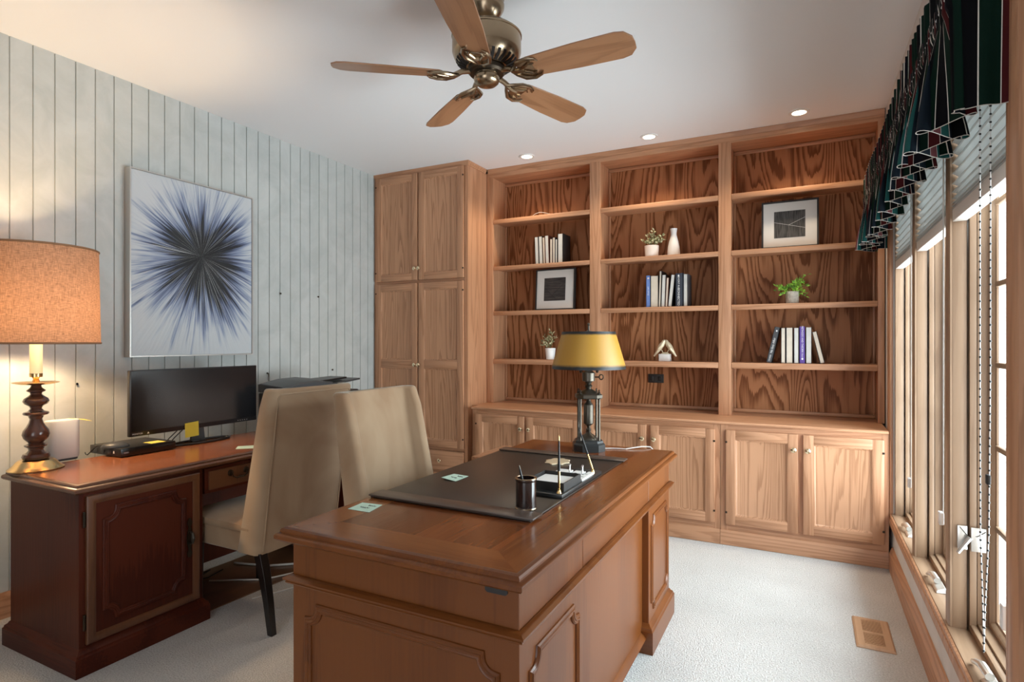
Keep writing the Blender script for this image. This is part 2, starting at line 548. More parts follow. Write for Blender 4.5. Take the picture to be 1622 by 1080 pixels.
class MB:
    def __init__(self):
        self.bm = bmesh.new()
        self.mi = 0
        self.uv = None

    def face(self, vs):
        try:
            f = self.bm.faces.new(vs)
            f.material_index = self.mi
            return f
        except ValueError:
            return None

    def box(self, x0, x1, y0, y1, z0, z1, b=0.0, seg=2, M=None):
        r = bmesh.ops.create_cube(self.bm, size=1.0)
        vs = r['verts']
        for v in vs:
            v.co = Vector((x0 + (v.co.x + .5) * (x1 - x0), y0 + (v.co.y + .5) * (y1 - y0), z0 + (v.co.z + .5) * (z1 - z0)))
            if M is not None:
                v.co = M @ v.co
        fs = {f for v in vs for f in v.link_faces}
        for f in fs:
            f.material_index = self.mi
        if b > 0:
            es = list({e for v in vs for e in v.link_edges})
            bmesh.ops.bevel(self.bm, geom=es, offset=b, segments=seg, affect='EDGES', profile=0.5, material=-1)
        return self

    def loft(self, rings, closed=True, cap=(True, True), M=None):
        R = []
        for ring in rings:
            R.append([self.bm.verts.new((M @ Vector(p)) if M is not None else p) for p in ring])
        n = len(R[0])
        for a, b in zip(R[:-1], R[1:]):
            for i in range(n if closed else n - 1):
                j = (i + 1) % n
                self.face((a[i], a[j], b[j], b[i]))
        if closed and cap[0]:
            self.face(list(reversed(R[0])))
        if closed and cap[1]:
            self.face(R[-1])
        return self

    def rects(self, x0, x1, y0, y1, levels, cap=(True, True)):
        """Stack of rectangles inset by (offset, z)."""
        return self.loft([[(x0 + o, y0 + o, z), (x1 - o, y0 + o, z), (x1 - o, y1 - o, z), (x0 + o, y1 - o, z)] for o, z in levels], cap=cap)

    def prism(self, poly, a, b, axis='Z', M=None):
        def p3(u, v, w):
            return {'Z': (u, v, w), 'Y': (u, w, v), 'X': (w, u, v)}[axis]
        return self.loft([[p3(u, v, a) for u, v in poly], [p3(u, v, b) for u, v in poly]], M=M)

    def lathe(self, prof, c=(0, 0, 0), seg=28, M=None, cap=(True, True)):
        rings = []
        for r, z in prof:
            rings.append([(c[0] + max(r, 1e-4) * math.cos(2 * PI * i / seg), c[1] + max(r, 1e-4) * math.sin(2 * PI * i / seg), c[2] + z) for i in range(seg)])
        return self.loft(rings, M=M, cap=cap)

    def tube(self, pts, r, seg=8, closed=False, cap=True):
        P = [Vector(p) for p in pts]
        n = len(P)
        rings = []
        t0 = (P[1] - P[0]).normalized()
        up = Vector((0, 0, 1)) if abs(t0.z) < 0.9 else Vector((1, 0, 0))
        nrm = (up - t0 * up.dot(t0)).normalized()
        for i in range(n):
            if closed:
                t = (P[(i + 1) % n] - P[i - 1]).normalized()
            else:
                t = (P[min(i + 1, n - 1)] - P[max(i - 1, 0)]).normalized()
            nrm = (nrm - t * nrm.dot(t)).normalized()
            bi = t.cross(nrm)
            rr = r[i] if isinstance(r, (list, tuple)) else r
            rings.append([P[i] + (nrm * math.cos(2 * PI * k / seg) + bi * math.sin(2 * PI * k / seg)) * rr for k in range(seg)])
        if closed:
            rings.append(rings[0])
        return self.loft(rings, cap=(cap and not closed, cap and not closed))

    def sweep(self, path, prof, closed=True, normal=Vector((0, 0, 1))):
        """Moulding: prof = [(sideways, outward)] carried along a flat path with mitred corners."""
        P = [Vector(p) for p in path]
        n = len(P)
        rings = []
        for i in range(n):
            if closed:
                a, b = P[i - 1], P[(i + 1) % n]
            else:
                a, b = P[max(i - 1, 0)], P[min(i + 1, n - 1)]
            d1 = (P[i] - a)
            d2 = (b - P[i])
            d1 = d1.normalized() if d1.length > 1e-9 else d2.normalized()
            d2 = d2.normalized() if d2.length > 1e-9 else d1
            t = (d1 + d2)
            t = t.normalized() if t.length > 1e-6 else d1
            s = normal.cross(t)
            k = 1.0 / max(0.45, normal.cross(d1).dot(s))
            rings.append([P[i] + s * (u * k) + normal * w for u, w in prof])
        if closed:
            rings.append(rings[0])
        return self.loft(rings, closed=True, cap=(not closed, not closed))

    def ball(self, c, r, seg=16, M=None):
        rx, ry, rz = (r, r, r) if isinstance(r, (int, float)) else r
        rings = []
        for j in range(seg // 2 + 1):
            th = -PI / 2 + PI * j / (seg // 2)
            cr = max(math.cos(th), 1e-3)
            rings.append([(c[0] + rx * cr * math.cos(2 * PI * i / seg), c[1] + ry * cr * math.sin(2 * PI * i / seg), c[2] + rz * math.sin(th)) for i in range(seg)])
        return self.loft(rings, M=M)

    def build(self, name, mats, parent=None, smooth=True, angle=32, bevel=0.0, subsurf=0, world=True):
        bm = self.bm
        bmesh.ops.recalc_face_normals(bm, faces=bm.faces)
        if parent is not None and world:
            off = Vector((0, 0, 0))
            p = parent
            while p is not None:
                off += Vector(p.location)
                p = p.parent
            bmesh.ops.translate(bm, verts=bm.verts, vec=-off)
        me = bpy.data.meshes.new(name)
        bm.to_mesh(me)
        bm.free()
        for m in (mats if isinstance(mats, (list, tuple)) else [mats]):
            me.materials.append(m)
        if smooth:
            for p in me.polygons:
                p.use_smooth = True
            me.set_sharp_from_angle(angle=math.radians(angle))
        o = bpy.data.objects.new(name, me)
        COL.objects.link(o)
        if parent is not None:
            o.parent = parent
        if bevel:
            bv = o.modifiers.new('bevel', 'BEVEL')
            bv.width = bevel
            bv.segments = 3
            bv.limit_method = 'ANGLE'
            bv.angle_limit = math.radians(40)
        if subsurf:
            sb = o.modifiers.new('subsurf', 'SUBSURF')
            sb.levels = sb.render_levels = subsurf
        return o


def recenter(o):
    """Move a one-mesh thing's origin to the middle of its base."""
    me = o.data
    xs = [v.co for v in me.vertices]
    c = Vector(((min(v.x for v in xs) + max(v.x for v in xs)) / 2, (min(v.y for v in xs) + max(v.y for v in xs)) / 2, min(v.z for v in xs)))
    me.transform(Matrix.Translation(-c))
    o.location = c
    return o


def scallop(a0, a1, b0, b1, r, seg=7):
    """Rectangle in a plane with scooped corners."""
    out = []
    for (ca, cb, st) in ((a0, b0, 0), (a1, b0, 90), (a1, b1, 180), (a0, b1, 270)):
        pts = []
        for i in range(seg + 1):
            th = math.radians(st + 90 - 90 * i / seg)
            pts.append((ca + r * math.cos(th), cb + r * math.sin(th)))
        out += pts
    return out


def text(s, size, mat, name, parent, M, depth=0.0003, align='CENTER'):
    cu = bpy.data.curves.new(name, 'FONT')
    cu.body = s
    cu.size = size
    cu.extrude = depth
    cu.align_x = align
    cu.align_y = 'CENTER'
    tmp = bpy.data.objects.new(name + '_t', cu)
    COL.objects.link(tmp)
    dg = bpy.context.evaluated_depsgraph_get()
    me = bpy.data.meshes.new_from_object(tmp.evaluated_get(dg))
    bpy.data.objects.remove(tmp)
    bpy.data.curves.remove(cu)
    me.transform(M)
    me.materials.clear()
    me.materials.append(mat)
    o = bpy.data.objects.new(name, me)
    COL.objects.link(o)
    off = Vector((0, 0, 0))
    p = parent
    while p is not None:
        off += Vector(p.location)
        p = p.parent
    me.transform(Matrix.Translation(-off))
    o.parent = parent
    return o


H = 2.736
FRONT = -1.3
# ------------------------------------------------------------------ the room
def struct(mb, name, mats, **k):
    return tag(mb.build(name, mats, None, **k), kind='structure')


m = MB(); m.box(-0.12, 3.97, FRONT, 4.64, -0.1, 0.0); struct(m, 'floor', M_carpet, smooth=False)
m = MB(); m.box(-0.12, 3.97, FRONT, 4.64, H, H + 0.1); struct(m, 'ceiling', M_ceil, smooth=False)
m = MB(); m.box(-0.12, 3.97, 4.52, 4.64, 0, H); struct(m, 'wall_back', M_wallr, smooth=False)
# left wall: tongue and groove boards with recessed joints
m = MB()
G, gw, gd = 0.0925, 0.0042, 0.007
prof = []
y = FRONT
k0 = math.ceil((FRONT - 1.351) / G)
prof.append((FRONT, 0.0))
k = k0
while 1.351 + k * G < 4.52:
    c = 1.351 + k * G
    prof += [(c - gw / 2 - 0.0012, 0.0), (c - gw / 2, -gd), (c + gw / 2, -gd), (c + gw / 2 + 0.0012, 0.0)]
    k += 1
prof.append((4.52, 0.0))
poly = [(yy, xx) for yy, xx in prof]
m.loft([[(xx, yy, 0.0) for yy, xx in poly], [(xx, yy, H) for yy, xx in poly]], closed=False)
m.loft([[(-0.12, FRONT, 0), (-0.12, 4.52, 0)], [(-0.12, FRONT, H), (-0.12, 4.52, H)]], closed=False)
struct(m, 'wall_left', M_wall, smooth=False)
# right wall with the opening of the window bank
WX, WY0, WY1, WZ0, WZ1 = 3.785, 1.745, 3.900, 0.315, 2.10
m = MB()
m.box(WX, 3.97, FRONT, WY0 - 0.001, 0, H)
m.box(WX, 3.97, WY1 + 0.001, 4.52, 0, H)
m.box(WX, 3.97, WY0 - 0.001, WY1 + 0.001, 0, WZ0 - 0.015)
m.box(WX, 3.97, WY0 - 0.001, WY1 + 0.001, WZ1 + 0.0005, H)
struct(m, 'wall_right', M_wallr, smooth=False)
# unseen wall behind the camera; wide opening added to let in fill light
m = MB()
m.box(-0.12, 2.05, FRONT - 0.12, FRONT, 0, H)
m.box(3.55, 3.97, FRONT - 0.12, FRONT, 0, H)
m.box(2.05, 3.55, FRONT - 0.12, FRONT, 2.25, H)
M_wallf = wallpaper('taupe_wall_panel', (0.20, 0.175, 0.15), (0.24, 0.21, 0.18))  # unseen wall, toned dark to weaken its reflection in the desk
struct(m, 'wall_front', M_wallf, smooth=False)
# oak baseboard below the windows
m = MB()
bp_ = [(3.7845, 0), (3.764, 0), (3.764, 0.092), (3.769, 0.1), (3.770, 0.108), (3.776, 0.118), (3.778, 0.128), (3.7845, 0.130)]
m.prism([(x, z) for x, z in bp_], FRONT, 3.895, 'Y')
struct(m, 'baseboard_right', oak['Y'])
# left baseboard, behind the computer desk
m = MB(); m.prism([(0.0005, 0), (0.016, 0), (0.016, 0.1), (0.008, 0.12), (0.0005, 0.12)], FRONT, 3.93, 'Y')
struct(m, 'baseboard_left', oak['Y'])
# window casing: stepped profile round the opening
m = MB()
path = [(WX, WY0, WZ0), (WX, WY1, WZ0), (WX, WY1, WZ1), (WX, WY0, WZ1)]
cprof = [(0.0, 0.0), (0.0, 0.011), (-0.004, 0.016), (-0.018, 0.017), (-0.022, 0.013), (-0.028, 0.019), (-0.062, 0.021), (-0.072, 0.018), (-0.082, 0.012), (-0.082, 0.0)]
m.sweep(path, [(-u, w) for u, w in cprof], True, Vector((-1, 0, 0)))
for v in m.bm.verts:
    if v.co.z < WZ0:
        v.co.z = WZ0 - (WZ0 - v.co.z) * 0.82
struct(m, 'trim_1', oak['Z'])


def window(n, y0, y1):
    root = tag(bpy.data.objects.new('window_%d' % n, None), kind='structure')
    COL.objects.link(root)
    root.location = (WX, (y0 + y1) / 2, WZ0)
    far = []
    m = MB()     # jamb boards, stops and sill
    for ya_, sg in ((y1, 1), (y0, -1)):
        def bx(x0, x1, d):
            lo, hi = sorted((ya_ - sg * d, ya_ + sg * 0.0298))
            m.box(x0, x1, lo, hi, WZ0 - 0.015, WZ1, 0.0012)
        bx(3.7935, 3.833, 0.0)
        bx(3.839, 3.858, 0.009)
        bx(3.8595, 3.909, 0.010)
    m.build('jamb', win_wood['Z'], root)
    m = MB()
    m.box(3.777, 3.845, y0 - 0.029, y1 + 0.029, WZ0 - 0.0145, WZ0 + 0.004, 0.003)
    m.box(3.840, 3.8585, y0, y1, WZ0 + 0.0, WZ0 + 0.026, 0.003)
    m.box(3.8595, 3.968, y0, y1, WZ0 + 0.0, WZ0 + 0.034, 0.003)
    m.build('sill', win_wood['Y'], root)
    # sash: stiles and rails with a stepped inner edge
    a0, a1, c0, c1 = y0 + 0.012, y1 - 0.012, WZ0 + 0.036, WZ1 - 0.01
    m = MB()
    sw = 0.026
    gx = 3.904
    path = [(gx, a0 + sw, c0 + sw), (gx, a1 - sw, c0 + sw), (gx, a1 - sw, c1 - sw), (gx, a0 + sw, c1 - sw)]
    m.sweep(path, [(0, -0.0055), (0, 0.0), (0.006, 0.003), (0.010, 0.012), (0.015, 0.016), (sw, 0.016), (sw, -0.0065), (0.01, -0.0065)], True, Vector((-1, 0, 0)))
    sash = m.build('sash', win_wood['Z'], root)
    m = MB(); m.box(gx + 0.001, gx + 0.005, a0 + sw - 0.004, a1 - sw + 0.004, c0 + sw - 0.004, c1 - sw + 0.004)
    m.build('pane', M_glass, sash, smooth=False)
    for zz in (0.681, 0.945, 1.215, 1.479, 1.745):
        m = MB(); m.box(gx - 0.006, gx + 0.012, a0 + sw, a1 - sw, zz - 0.009, zz + 0.009, 0.004)
        m.build('muntin', win_wood['Y'], sash)
    m = MB(); ym = (a0 + a1) / 2; m.box(gx - 0.006, gx + 0.012, ym - 0.009, ym + 0.009, c0 + sw, c1 - sw, 0.004)
    m.build('muntin', win_wood['Z'], sash)
    # folding crank operator on the sill
    yc = y0 + 0.44 * (y1 - y0)
    m = MB()
    m.loft([[(3.795, yc - 0.055, 0.3192), (3.832, yc - 0.05, 0.3192), (3.832, yc + 0.05, 0.3192), (3.795, yc + 0.045, 0.3192)],
            [(3.800, yc - 0.045, 0.330), (3.830, yc - 0.04, 0.338), (3.830, yc + 0.04, 0.338), (3.800, yc + 0.035, 0.330)]])
    cr = m.build('crank_operator', M_nickel, root, bevel=0.003)
    m = MB()
    m.tube([(3.812, yc + 0.015, 0.345), (3.806, yc + 0.07, 0.350), (3.800, yc + 0.105, 0.341), (3.798, yc + 0.135, 0.328)], [0.012, 0.0125, 0.009, 0.007], 10)
    m.build('crank_handle', M_nickel, cr)
    if n > 1:
        return root
    # sash lock on the far jamb
    zl = 0.63
    m = MB()
    m.box(3.841, 3.882, y1 - 0.0175, y1 - 0.0132, zl - 0.04, zl + 0.04, 0.0015)
    lk = m.build('sash_lock', M_nickel, root)
    m = MB(); m.box(3.806, 3.834, y1 - 0.0055, y1 - 0.0005, zl - 0.04, zl + 0.04, 0.0015); m.build('lock_plate', M_nickel, lk)
    m = MB()
    m.tube([(3.838, y1 - 0.020, zl + 0.006), (3.824, y1 - 0.018, zl - 0.018), (3.806, y1 - 0.016, zl - 0.050)], [0.0085, 0.007, 0.006], 8)
    m.build('lock_lever', M_nickel, lk)
    m = MB()
    m.tube([(3.812, y1 - 0.0065, zl + 0.036), (3.834, y1 - 0.010, zl + 0.008), (3.858, y1 - 0.0185, zl + 0.012), (3.880, y1 - 0.0185, zl + 0.030)], 0.0012, 6)
    m.build('plate_groove', M_bronze, lk)
    return root


WINS = [(1.748, 2.440), (2.500, 3.165), (3.225, 3.870)]
for i, (a, b) in enumerate(WINS):
    window(i + 1, a, b)
# mullion posts between the sashes
for i, (a, b) in enumerate(((2.440, 2.500), (3.165, 3.225))):
    m = MB()
    m.prism([(3.784, a + 0.006), (3.787, a), (3.7932, a), (3.7932, b), (3.787, b), (3.784, b - 0.006)], WZ0 + 0.004, WZ1, 'Z')
    struct(m, 'trim_%d' % (i + 2), win_wood['Z'])

# ------------------------------------------------------------------ cabinet doors
def knob(parent, x, y, z, r=0.0165, mat=None):
    m = MB()
    M = Matrix.Translation((x, y, z)) @ Matrix.Rotation(PI / 2, 4, 'X')
    m.lathe([(0.006, 0.0), (0.006, 0.008), (r * 0.75, 0.012), (r, 0.018), (r * 0.95, 0.022), (r * 0.55, 0.026), (0.0005, 0.027)], M=M, seg=18)
    return m.build('knob', mat or M_knob, parent)


def panel_door(root, x0, x1, z0, z1, yf, kx=None, kz=None, hinge=None, mid=None, fw=0.057):
    """Frame and panel door facing -y: stiles, rails, sunk panel(s), knob and hinges."""
    yb = yf + 0.020
    m = MB()
    m.mi = 0
    m.box(x0, x0 + fw, yf, yb, z0, z1, 0.0025)
    m.box(x1 - fw, x1, yf, yb, z0, z1, 0.0025)
    m.mi = 1
    rails = [(z0, z0 + fw), (z1 - fw, z1)]
    if mid:
        rails.append(mid)
    for a, b in rails:
        m.box(x0 + fw - 0.001, x1 - fw + 0.001, yf, yb, a, b, 0.0025)
    d = m.build('door', [oak['Z'], oak['X']], root)
    spans = [(z0 + fw, z1 - fw)] if not mid else [(z0 + fw, mid[0]), (mid[1], z1 - fw)]
    for a, b in spans:
        m = MB()
        ox0, ox1 = x0 + fw, x1 - fw
        m.loft([[(ox0 + o, yf + w, a + o), (ox1 - o, yf + w, a + o), (ox1 - o, yf + w, b - o), (ox0 + o, yf + w, b - o)] for o, w in
                ((-0.002, 0.019), (-0.002, 0.002), (0.003, 0.003), (0.010, 0.010), (0.013, 0.011))], cap=(False, True))
        m.build('panel', oak_panel, d)
    if kx is not None:
        knob(d, kx, yf, kz)
    if hinge is not None:
        for zz in (z0 + 0.075, z1 - 0.075):
            m = MB()
            m.box(hinge - 0.006, hinge + 0.006, yf - 0.0022, yf + 0.004, zz - 0.006, zz + 0.006, 0.001)
            m.build('hinge', M_bronze, d)
    return d


# ------------------------------------------------------------------ tall cabinet in the corner
YT = 3.935
t = thing('tall_cabinet', 'tall oak pantry cabinet with four doors and drawers in the corner', 'cabinet', (0.474, 4.2, 0))
m = MB()
m.box(0.002, 0.948, YT + 0.02, 4.518, 0.0, H - 0.032)
m.build('body', oak['Z'], t, smooth=False)
m = MB()
m.box(0.002, 0.028, YT, YT + 0.02, 0.09, H - 0.032)
m.box(0.918, 0.948, YT, YT + 0.02, 0.09, H - 0.032)
m.mi = 1
for a, b in ((1.785, 1.806), (0.415, 0.438), (0.236, 0.256), (0.09, 0.10)):
    m.box(0.028, 0.918, YT + 0.001, YT + 0.02, a, b)
m.box(0.002, 0.948, YT - 0.006, YT + 0.02, 0, 0.09)
m.build('face_frame', [oak['Z'], oak['X']], t, smooth=False)
m = MB()
cp = [(0.02, H - 0.036), (-0.004, H - 0.036), (-0.006, H - 0.026), (-0.013, H - 0.014), (-0.014, H - 0.0005), (0.02, H - 0.0005)]
m.loft([[(0.002, YT + o, z) for o, z in cp], [(0.948 - o, YT + o, z) for o, z in cp], [(0.948 - o, 4.215, z) for o, z in cp]])
m.build('crown_molding', oak['X'], t)
yf = YT - 0.019
for (x0, x1, kx, hx) in ((0.030, 0.468, 0.449, 0.033), (0.479, 0.916, 0.490, 0.913)):
    panel_door(t, x0, x1, 1.807, 2.698, yf, kx, 1.902, hx)
    panel_door(t, x0, x1, 0.440, 1.782, yf, kx, 1.103, hx, mid=(1.074, 1.144))
    for a, b in ((0.258, 0.411), (0.102, 0.234)):
        m = MB(); m.box(x0, x1, yf, yf + 0.02, a, b, 0.004)
        d = m.build('drawer', oak['X'], t)
        knob(d, (x0 + x1) / 2, yf, (a + b) / 2 - 0.002)

# ------------------------------------------------------------------ base cabinets and ledge
YL = 3.905
ZL = 0.785


def base_cabinet(x0, x1, doors, label):
    t = thing('base_cabinet', label, 'cabinet', ((x0 + x1) / 2, 4.2, 0), 0, 'base cabinets under the bookcase')
    m = MB(); m.box(x0, x1, YL + 0.02, 4.49, 0.002, ZL - 0.0195)
    m.build('body', oak['Z'], t, smooth=False)
    m = MB()
    xs = [x0] + [d[0] for d in doors] + [x1]
    m.box(x0, doors[0][0] + 0.012, YL, YL + 0.02, 0.095, ZL - 0.0195)
    m.box(doors[0][1] - 0.012, doors[1][0] + 0.012, YL, YL + 0.02, 0.14, 0.728)
    m.box(doors[1][1] - 0.012, x1, YL, YL + 0.02, 0.095, ZL - 0.0195)
    m.mi = 1
    m.box(doors[0][0] + 0.012, doors[1][1] - 0.012, YL + 0.0005, YL + 0.02, 0.722, ZL - 0.0195)
    m.box(doors[0][0] + 0.012, doors[1][1] - 0.012, YL + 0.0005, YL + 0.02, 0.095, 0.146)
    m.build('face_frame', [oak['Z'], oak['X']], t, smooth=False)
    m = MB()
    m.prism([(YL + 0.0195, 0.002), (YL - 0.010, 0.002), (YL - 0.010, 0.083), (YL - 0.004, 0.095), (YL + 0.0195, 0.095)], x0, x1, 'X')
    m.build('plinth', oak['X'], t)
    for i, (a, b) in enumerate(doors):
        panel_door(t, a, b, 0.137, 0.733, YL - 0.0195, (b - 0.024) if i == 0 else (a + 0.025), 0.641, a + 0.003 if i == 0 else b - 0.003)
    return t


base_cabinet(1.018, 1.935, [(1.049, 1.468), (1.487, 1.911)], 'oak base cabinet beside the tall cabinet, half hidden by the desk')
base_cabinet(1.937, 2.856, [(1.958, 2.383), (2.412, 2.824)], 'middle oak base cabinet, seen behind the far end of the desk')
base_cabinet(2.858, 3.766, [(2.891, 3.302), (3.330, 3.742)], 'oak base cabinet with two doors next to the window wall')
m = MB()
m.box(0.950, 1.016, 4.0, 4.49, 0.002, ZL - 0.0195)
o = m.build('filler_board', oak['Z'], None, smooth=False)
tag(recenter(o), 'narrow oak filler strip between tall cabinet and base cabinets', 'filler')
m = MB()
m.prism([(4.512, ZL - 0.019), (YL - 0.012, ZL - 0.019), (YL - 0.0175, ZL - 0.015), (YL - 0.019, ZL - 0.0095), (YL - 0.0175, ZL - 0.004), (YL - 0.012, ZL), (4.512, ZL)], 1.008, 3.764, 'X')
m.box(0.950, 1.008, 3.998, 4.512, ZL - 0.019, ZL)
o = m.build('ledge_top', oak['X'], None)
tag(recenter(o), 'long oak ledge top running over the base cabinets', 'countertop')

# ------------------------------------------------------------------ bookcase
YB = 4.235
t = thing('bookcase', 'built-in oak bookcase of three open columns above the ledge', 'bookcase', (2.36, 4.37, ZL))
ST = [(0.952, 1.012), (1.861, 1.947), (2.802, 2.885), (3.743, 3.779)]
for a, b in ST:
    m = MB(); m.box(a, b, YB, YB + 0.02, ZL + 0.0005, 2.672, 0.0015)
    m.build('stile', oak['Z'], t)
m = MB()
m.box(0.952, 3.779, YB + 0.0005, YB + 0.02, 2.664, H - 0.03)
m.build('top_rail', oak['X'], t, smooth=False)
m = MB()
m.prism([(YB + 0.019, H - 0.034), (YB - 0.004, H - 0.034), (YB - 0.006, H - 0.024), (YB - 0.012, H - 0.012), (YB - 0.013, H - 0.0005), (YB + 0.019, H - 0.0005)], 0.965, 3.779, 'X')
m.build('crown_molding', oak['X'], t)
for a, b in ((0.953, 0.998), (1.873, 1.937), (2.813, 2.875), (3.752, 3.776)):
    m = MB(); m.box(a, b, YB + 0.02, 4.488, ZL + 0.0005, 2.672)
    m.build('partition', oak['Z'], t, smooth=False)
m = MB(); m.box(0.953, 3.776, YB + 0.02, 4.488, 2.672, 2.70); m.build('top_board', oak['X'], t, smooth=False)
cols = [(0.998, 1.873), (1.937, 2.813), (2.875, 3.752)]
for a, b in cols:
    m = MB(); m.box(a, b, 4.490, 4.512, ZL + 0.0005, 2.672)
    m.build('back_panel', oak_back, t, smooth=False)
    for za, zb in ((ZL + 0.001, ZL + 0.026), (2.645, 2.671)):   # quarter-round beads in the corners of the bay
        m = MB(); m.box(a, b, 4.474, 4.490, za, zb, 0.006)
        m.build('bead_molding', oak['X'], t)
    for xa_, xb_ in ((a, a + 0.016), (b - 0.016, b)):
        m = MB(); m.box(xa_, xb_, 4.472, 4.4895, ZL + 0.027, 2.644, 0.006)
        m.build('corner_bead', oak['Z'], t)
SH = [(2.276, 2.312), (1.888, 1.922), (1.512, 1.548), (1.110, 1.150)]
for (a, b), (sa, sb) in zip(cols, ((1.012, 1.861), (1.947, 2.802), (2.885, 3.743))):
    for z0, z1 in SH:
        m = MB()
        m.box(sa + 0.001, sb - 0.001, YB - 0.001, YB + 0.019, z0, z1, 0.003)
        m.box(a + 0.001, b - 0.001, YB + 0.019, 4.473, z1 - 0.019, z1 - 0.0003)
        m.build('shelf', oak['X'], t)
# peg holes and small plate: black outlet in the middle bay
t = thing('outlet_plate', 'black rectangular outlet plate on the middle bay back panel', 'outlet', (2.31, 4.488, 0.977))
m = MB(); m.box(2.250, 2.370, 4.482, 4.4898, 0.977, 1.044, 0.002); pl = m.build('plate', M_blackm, t)
for xx in (2.278, 2.342):
    m = MB(); m.box(xx - 0.014, xx + 0.014, 4.4795, 4.483, 0.993, 1.028, 0.003); m.build('socket', M_black, t)

# ------------------------------------------------------------------ recessed ceiling lights
for x, lab in ((1.411, 'round recessed ceiling light above the left bookcase column'), (2.362, 'round recessed ceiling light above the middle bookcase column'), (3.306, 'round recessed ceiling light above the right bookcase column')):
    t = thing('recessed_light', lab, 'ceiling light', (x, 4.056, H), 0, 'recessed lights along the bookcase')
    m = MB()
    pr = [(0.041, -0.0005), (0.042, -0.006), (0.050, -0.008), (0.060, -0.006), (0.062, -0.0003)]
    seg = 36
    m.loft([[(x + r * math.cos(2 * PI * i / seg), 4.056 + r * math.sin(2 * PI * i / seg), H + z) for i in range(seg)] for r, z in pr], cap=(False, False))
    m.build('trim_ring', M_white, t)
    m = MB(); m.lathe([(0.0415, -0.0008), (0.041, -0.004), (0.030, -0.006), (0.0005, -0.0065)], (x, 4.056, H), 28)
    m.build('lamp', M_bulb, t)
    light('SPOT', 'recessed_light_beam', (x, 4.056, H - 0.03), (0, 0, 0), 16, (1.0, 0.80, 0.56), spot_size=math.radians(125), spot_blend=0.7, shadow_soft_size=0.035)

# ------------------------------------------------------------------ desks
MOLD = [(-0.013, 0.0), (-0.012, 0.004), (-0.008, 0.0075), (-0.004, 0.0065), (-0.002, 0.009), (0.002, 0.009), (0.004, 0.0065), (0.008, 0.0075), (0.012, 0.004), (0.013, 0.0)]


def applied_panel(root, face, a0, a1, b0, b1, r, mat, name='panel_molding'):
    """Raised moulding with scooped corners; face = ('X', x, sign) or ('Y', y, sign)."""
    ax, w, sg = face
    pts = scallop(a0, a1, b0, b1, r)
    if ax == 'X':
        path = [(w, a, b) for a, b in pts]
        nrm = Vector((sg, 0, 0))
    else:
        path = [(a, w, b) for a, b in pts]
        nrm = Vector((0, sg, 0))
    m = MB()
    m.sweep(path, MOLD, True, nrm)
    return m.build(name, mat, root)


def top_levels(zt, t=0.037):
    zb = zt - t
    return [(0.018, zb), (0.006, zb + 0.001), (0.0, zb + 0.007), (0.0, zb + 0.016), (0.004, zb + 0.021), (0.010, zb + 0.0235), (0.0115, zb + 0.0245),
            (0.0115, zb + 0.029), (0.015, zb + 0.034), (0.021, zb + 0.0365), (0.025, zt)]


PL = lambda h: [(0.0, 0.001), (0.0, h), (0.004, h + 0.004), (0.006, h + 0.012), (0.014, h + 0.018), (0.018, h + 0.026), (0.024, h + 0.030)]

# executive desk in the middle
X0, X1, Y0, Y1, ZT = 2.020, 2.795, 1.140, 2.840, 0.770
t = thing('executive_desk', 'brown cherry executive desk with leather pad in the middle of the room', 'desk', (2.41, 1.99, 0))
m = MB()
m.rects(X0, X1, Y0, Y1, top_levels(ZT), cap=(True, False))
m.build('top_edge', cherry['Y'], t)
m = MB()   # veneered field with cross-banded borders
bw, zz, e = 0.105, ZT, 0.025
xa, xb, ya, yb = X0 + e, X1 - e, Y0 + e, Y1 - e
V = lambda x, y: m.bm.verts.new((x, y, zz))
o4 = [(xa, ya), (xb, ya), (xb, yb), (xa, yb)]
i4 = [(xa + bw, ya + bw), (xb - bw, ya + bw), (xb - bw, yb - bw), (xa + bw, yb - bw)]
m.mi = 0
m.face([V(*p) for p in i4])
for k in range(4):
    m.mi = 1 if k % 2 == 0 else 2
    j = (k + 1) % 4
    m.face([V(*o4[k]), V(*o4[j]), V(*i4[j]), V(*i4[k])])
cherry_band = [wood('cherry_band_' + a, (0.225, 0.075, 0.022), (0.130, 0.038, 0.011), a, freq=2.8, rings=4, amt=0.5, fiber=0.3, stretch=0.14, rough=0.19, coat=0.0, spec=0.45) for a in 'XY']
m.build('top', [cherry_top, cherry_band[0], cherry_band[1]], t, smooth=False)
BX0, BX1, BY0, BY1 = 2.045, 2.765, 1.187, 2.795
SEAMS = (1.608, 2.400)
m = MB()
m.box(BX0, BX1, BY0, SEAMS[0] - 0.001, 0.10, ZT - 0.036)
m.build('pedestal', cherry['Z'], t, bevel=0.0015)
m = MB()
m.box(BX0, BX1, SEAMS[1] + 0.001, BY1, 0.10, ZT - 0.036)
m.build('pedestal', cherry['Z'], t, bevel=0.0015)
m = MB()
m.box(2.42, BX1, SEAMS[0] + 0.002, SEAMS[1] - 0.002, 0.626, ZT - 0.036)
m.build('apron', cherry['Y'], t, bevel=0.0015)
m = MB()
m.box(2.722, 2.738, SEAMS[0] - 0.001, SEAMS[1] + 0.001, 0.06, 0.63)
m.build('modesty_panel', cherry['Z'], t, smooth=False)
m = MB()
m.prism([(2.7375, 0.056), (2.756, 0.058), (2.760, 0.065), (2.752, 0.076), (2.7375, 0.086)], SEAMS[0], SEAMS[1], 'Y')
m.build('panel_base_molding', cherry['Y'], t)
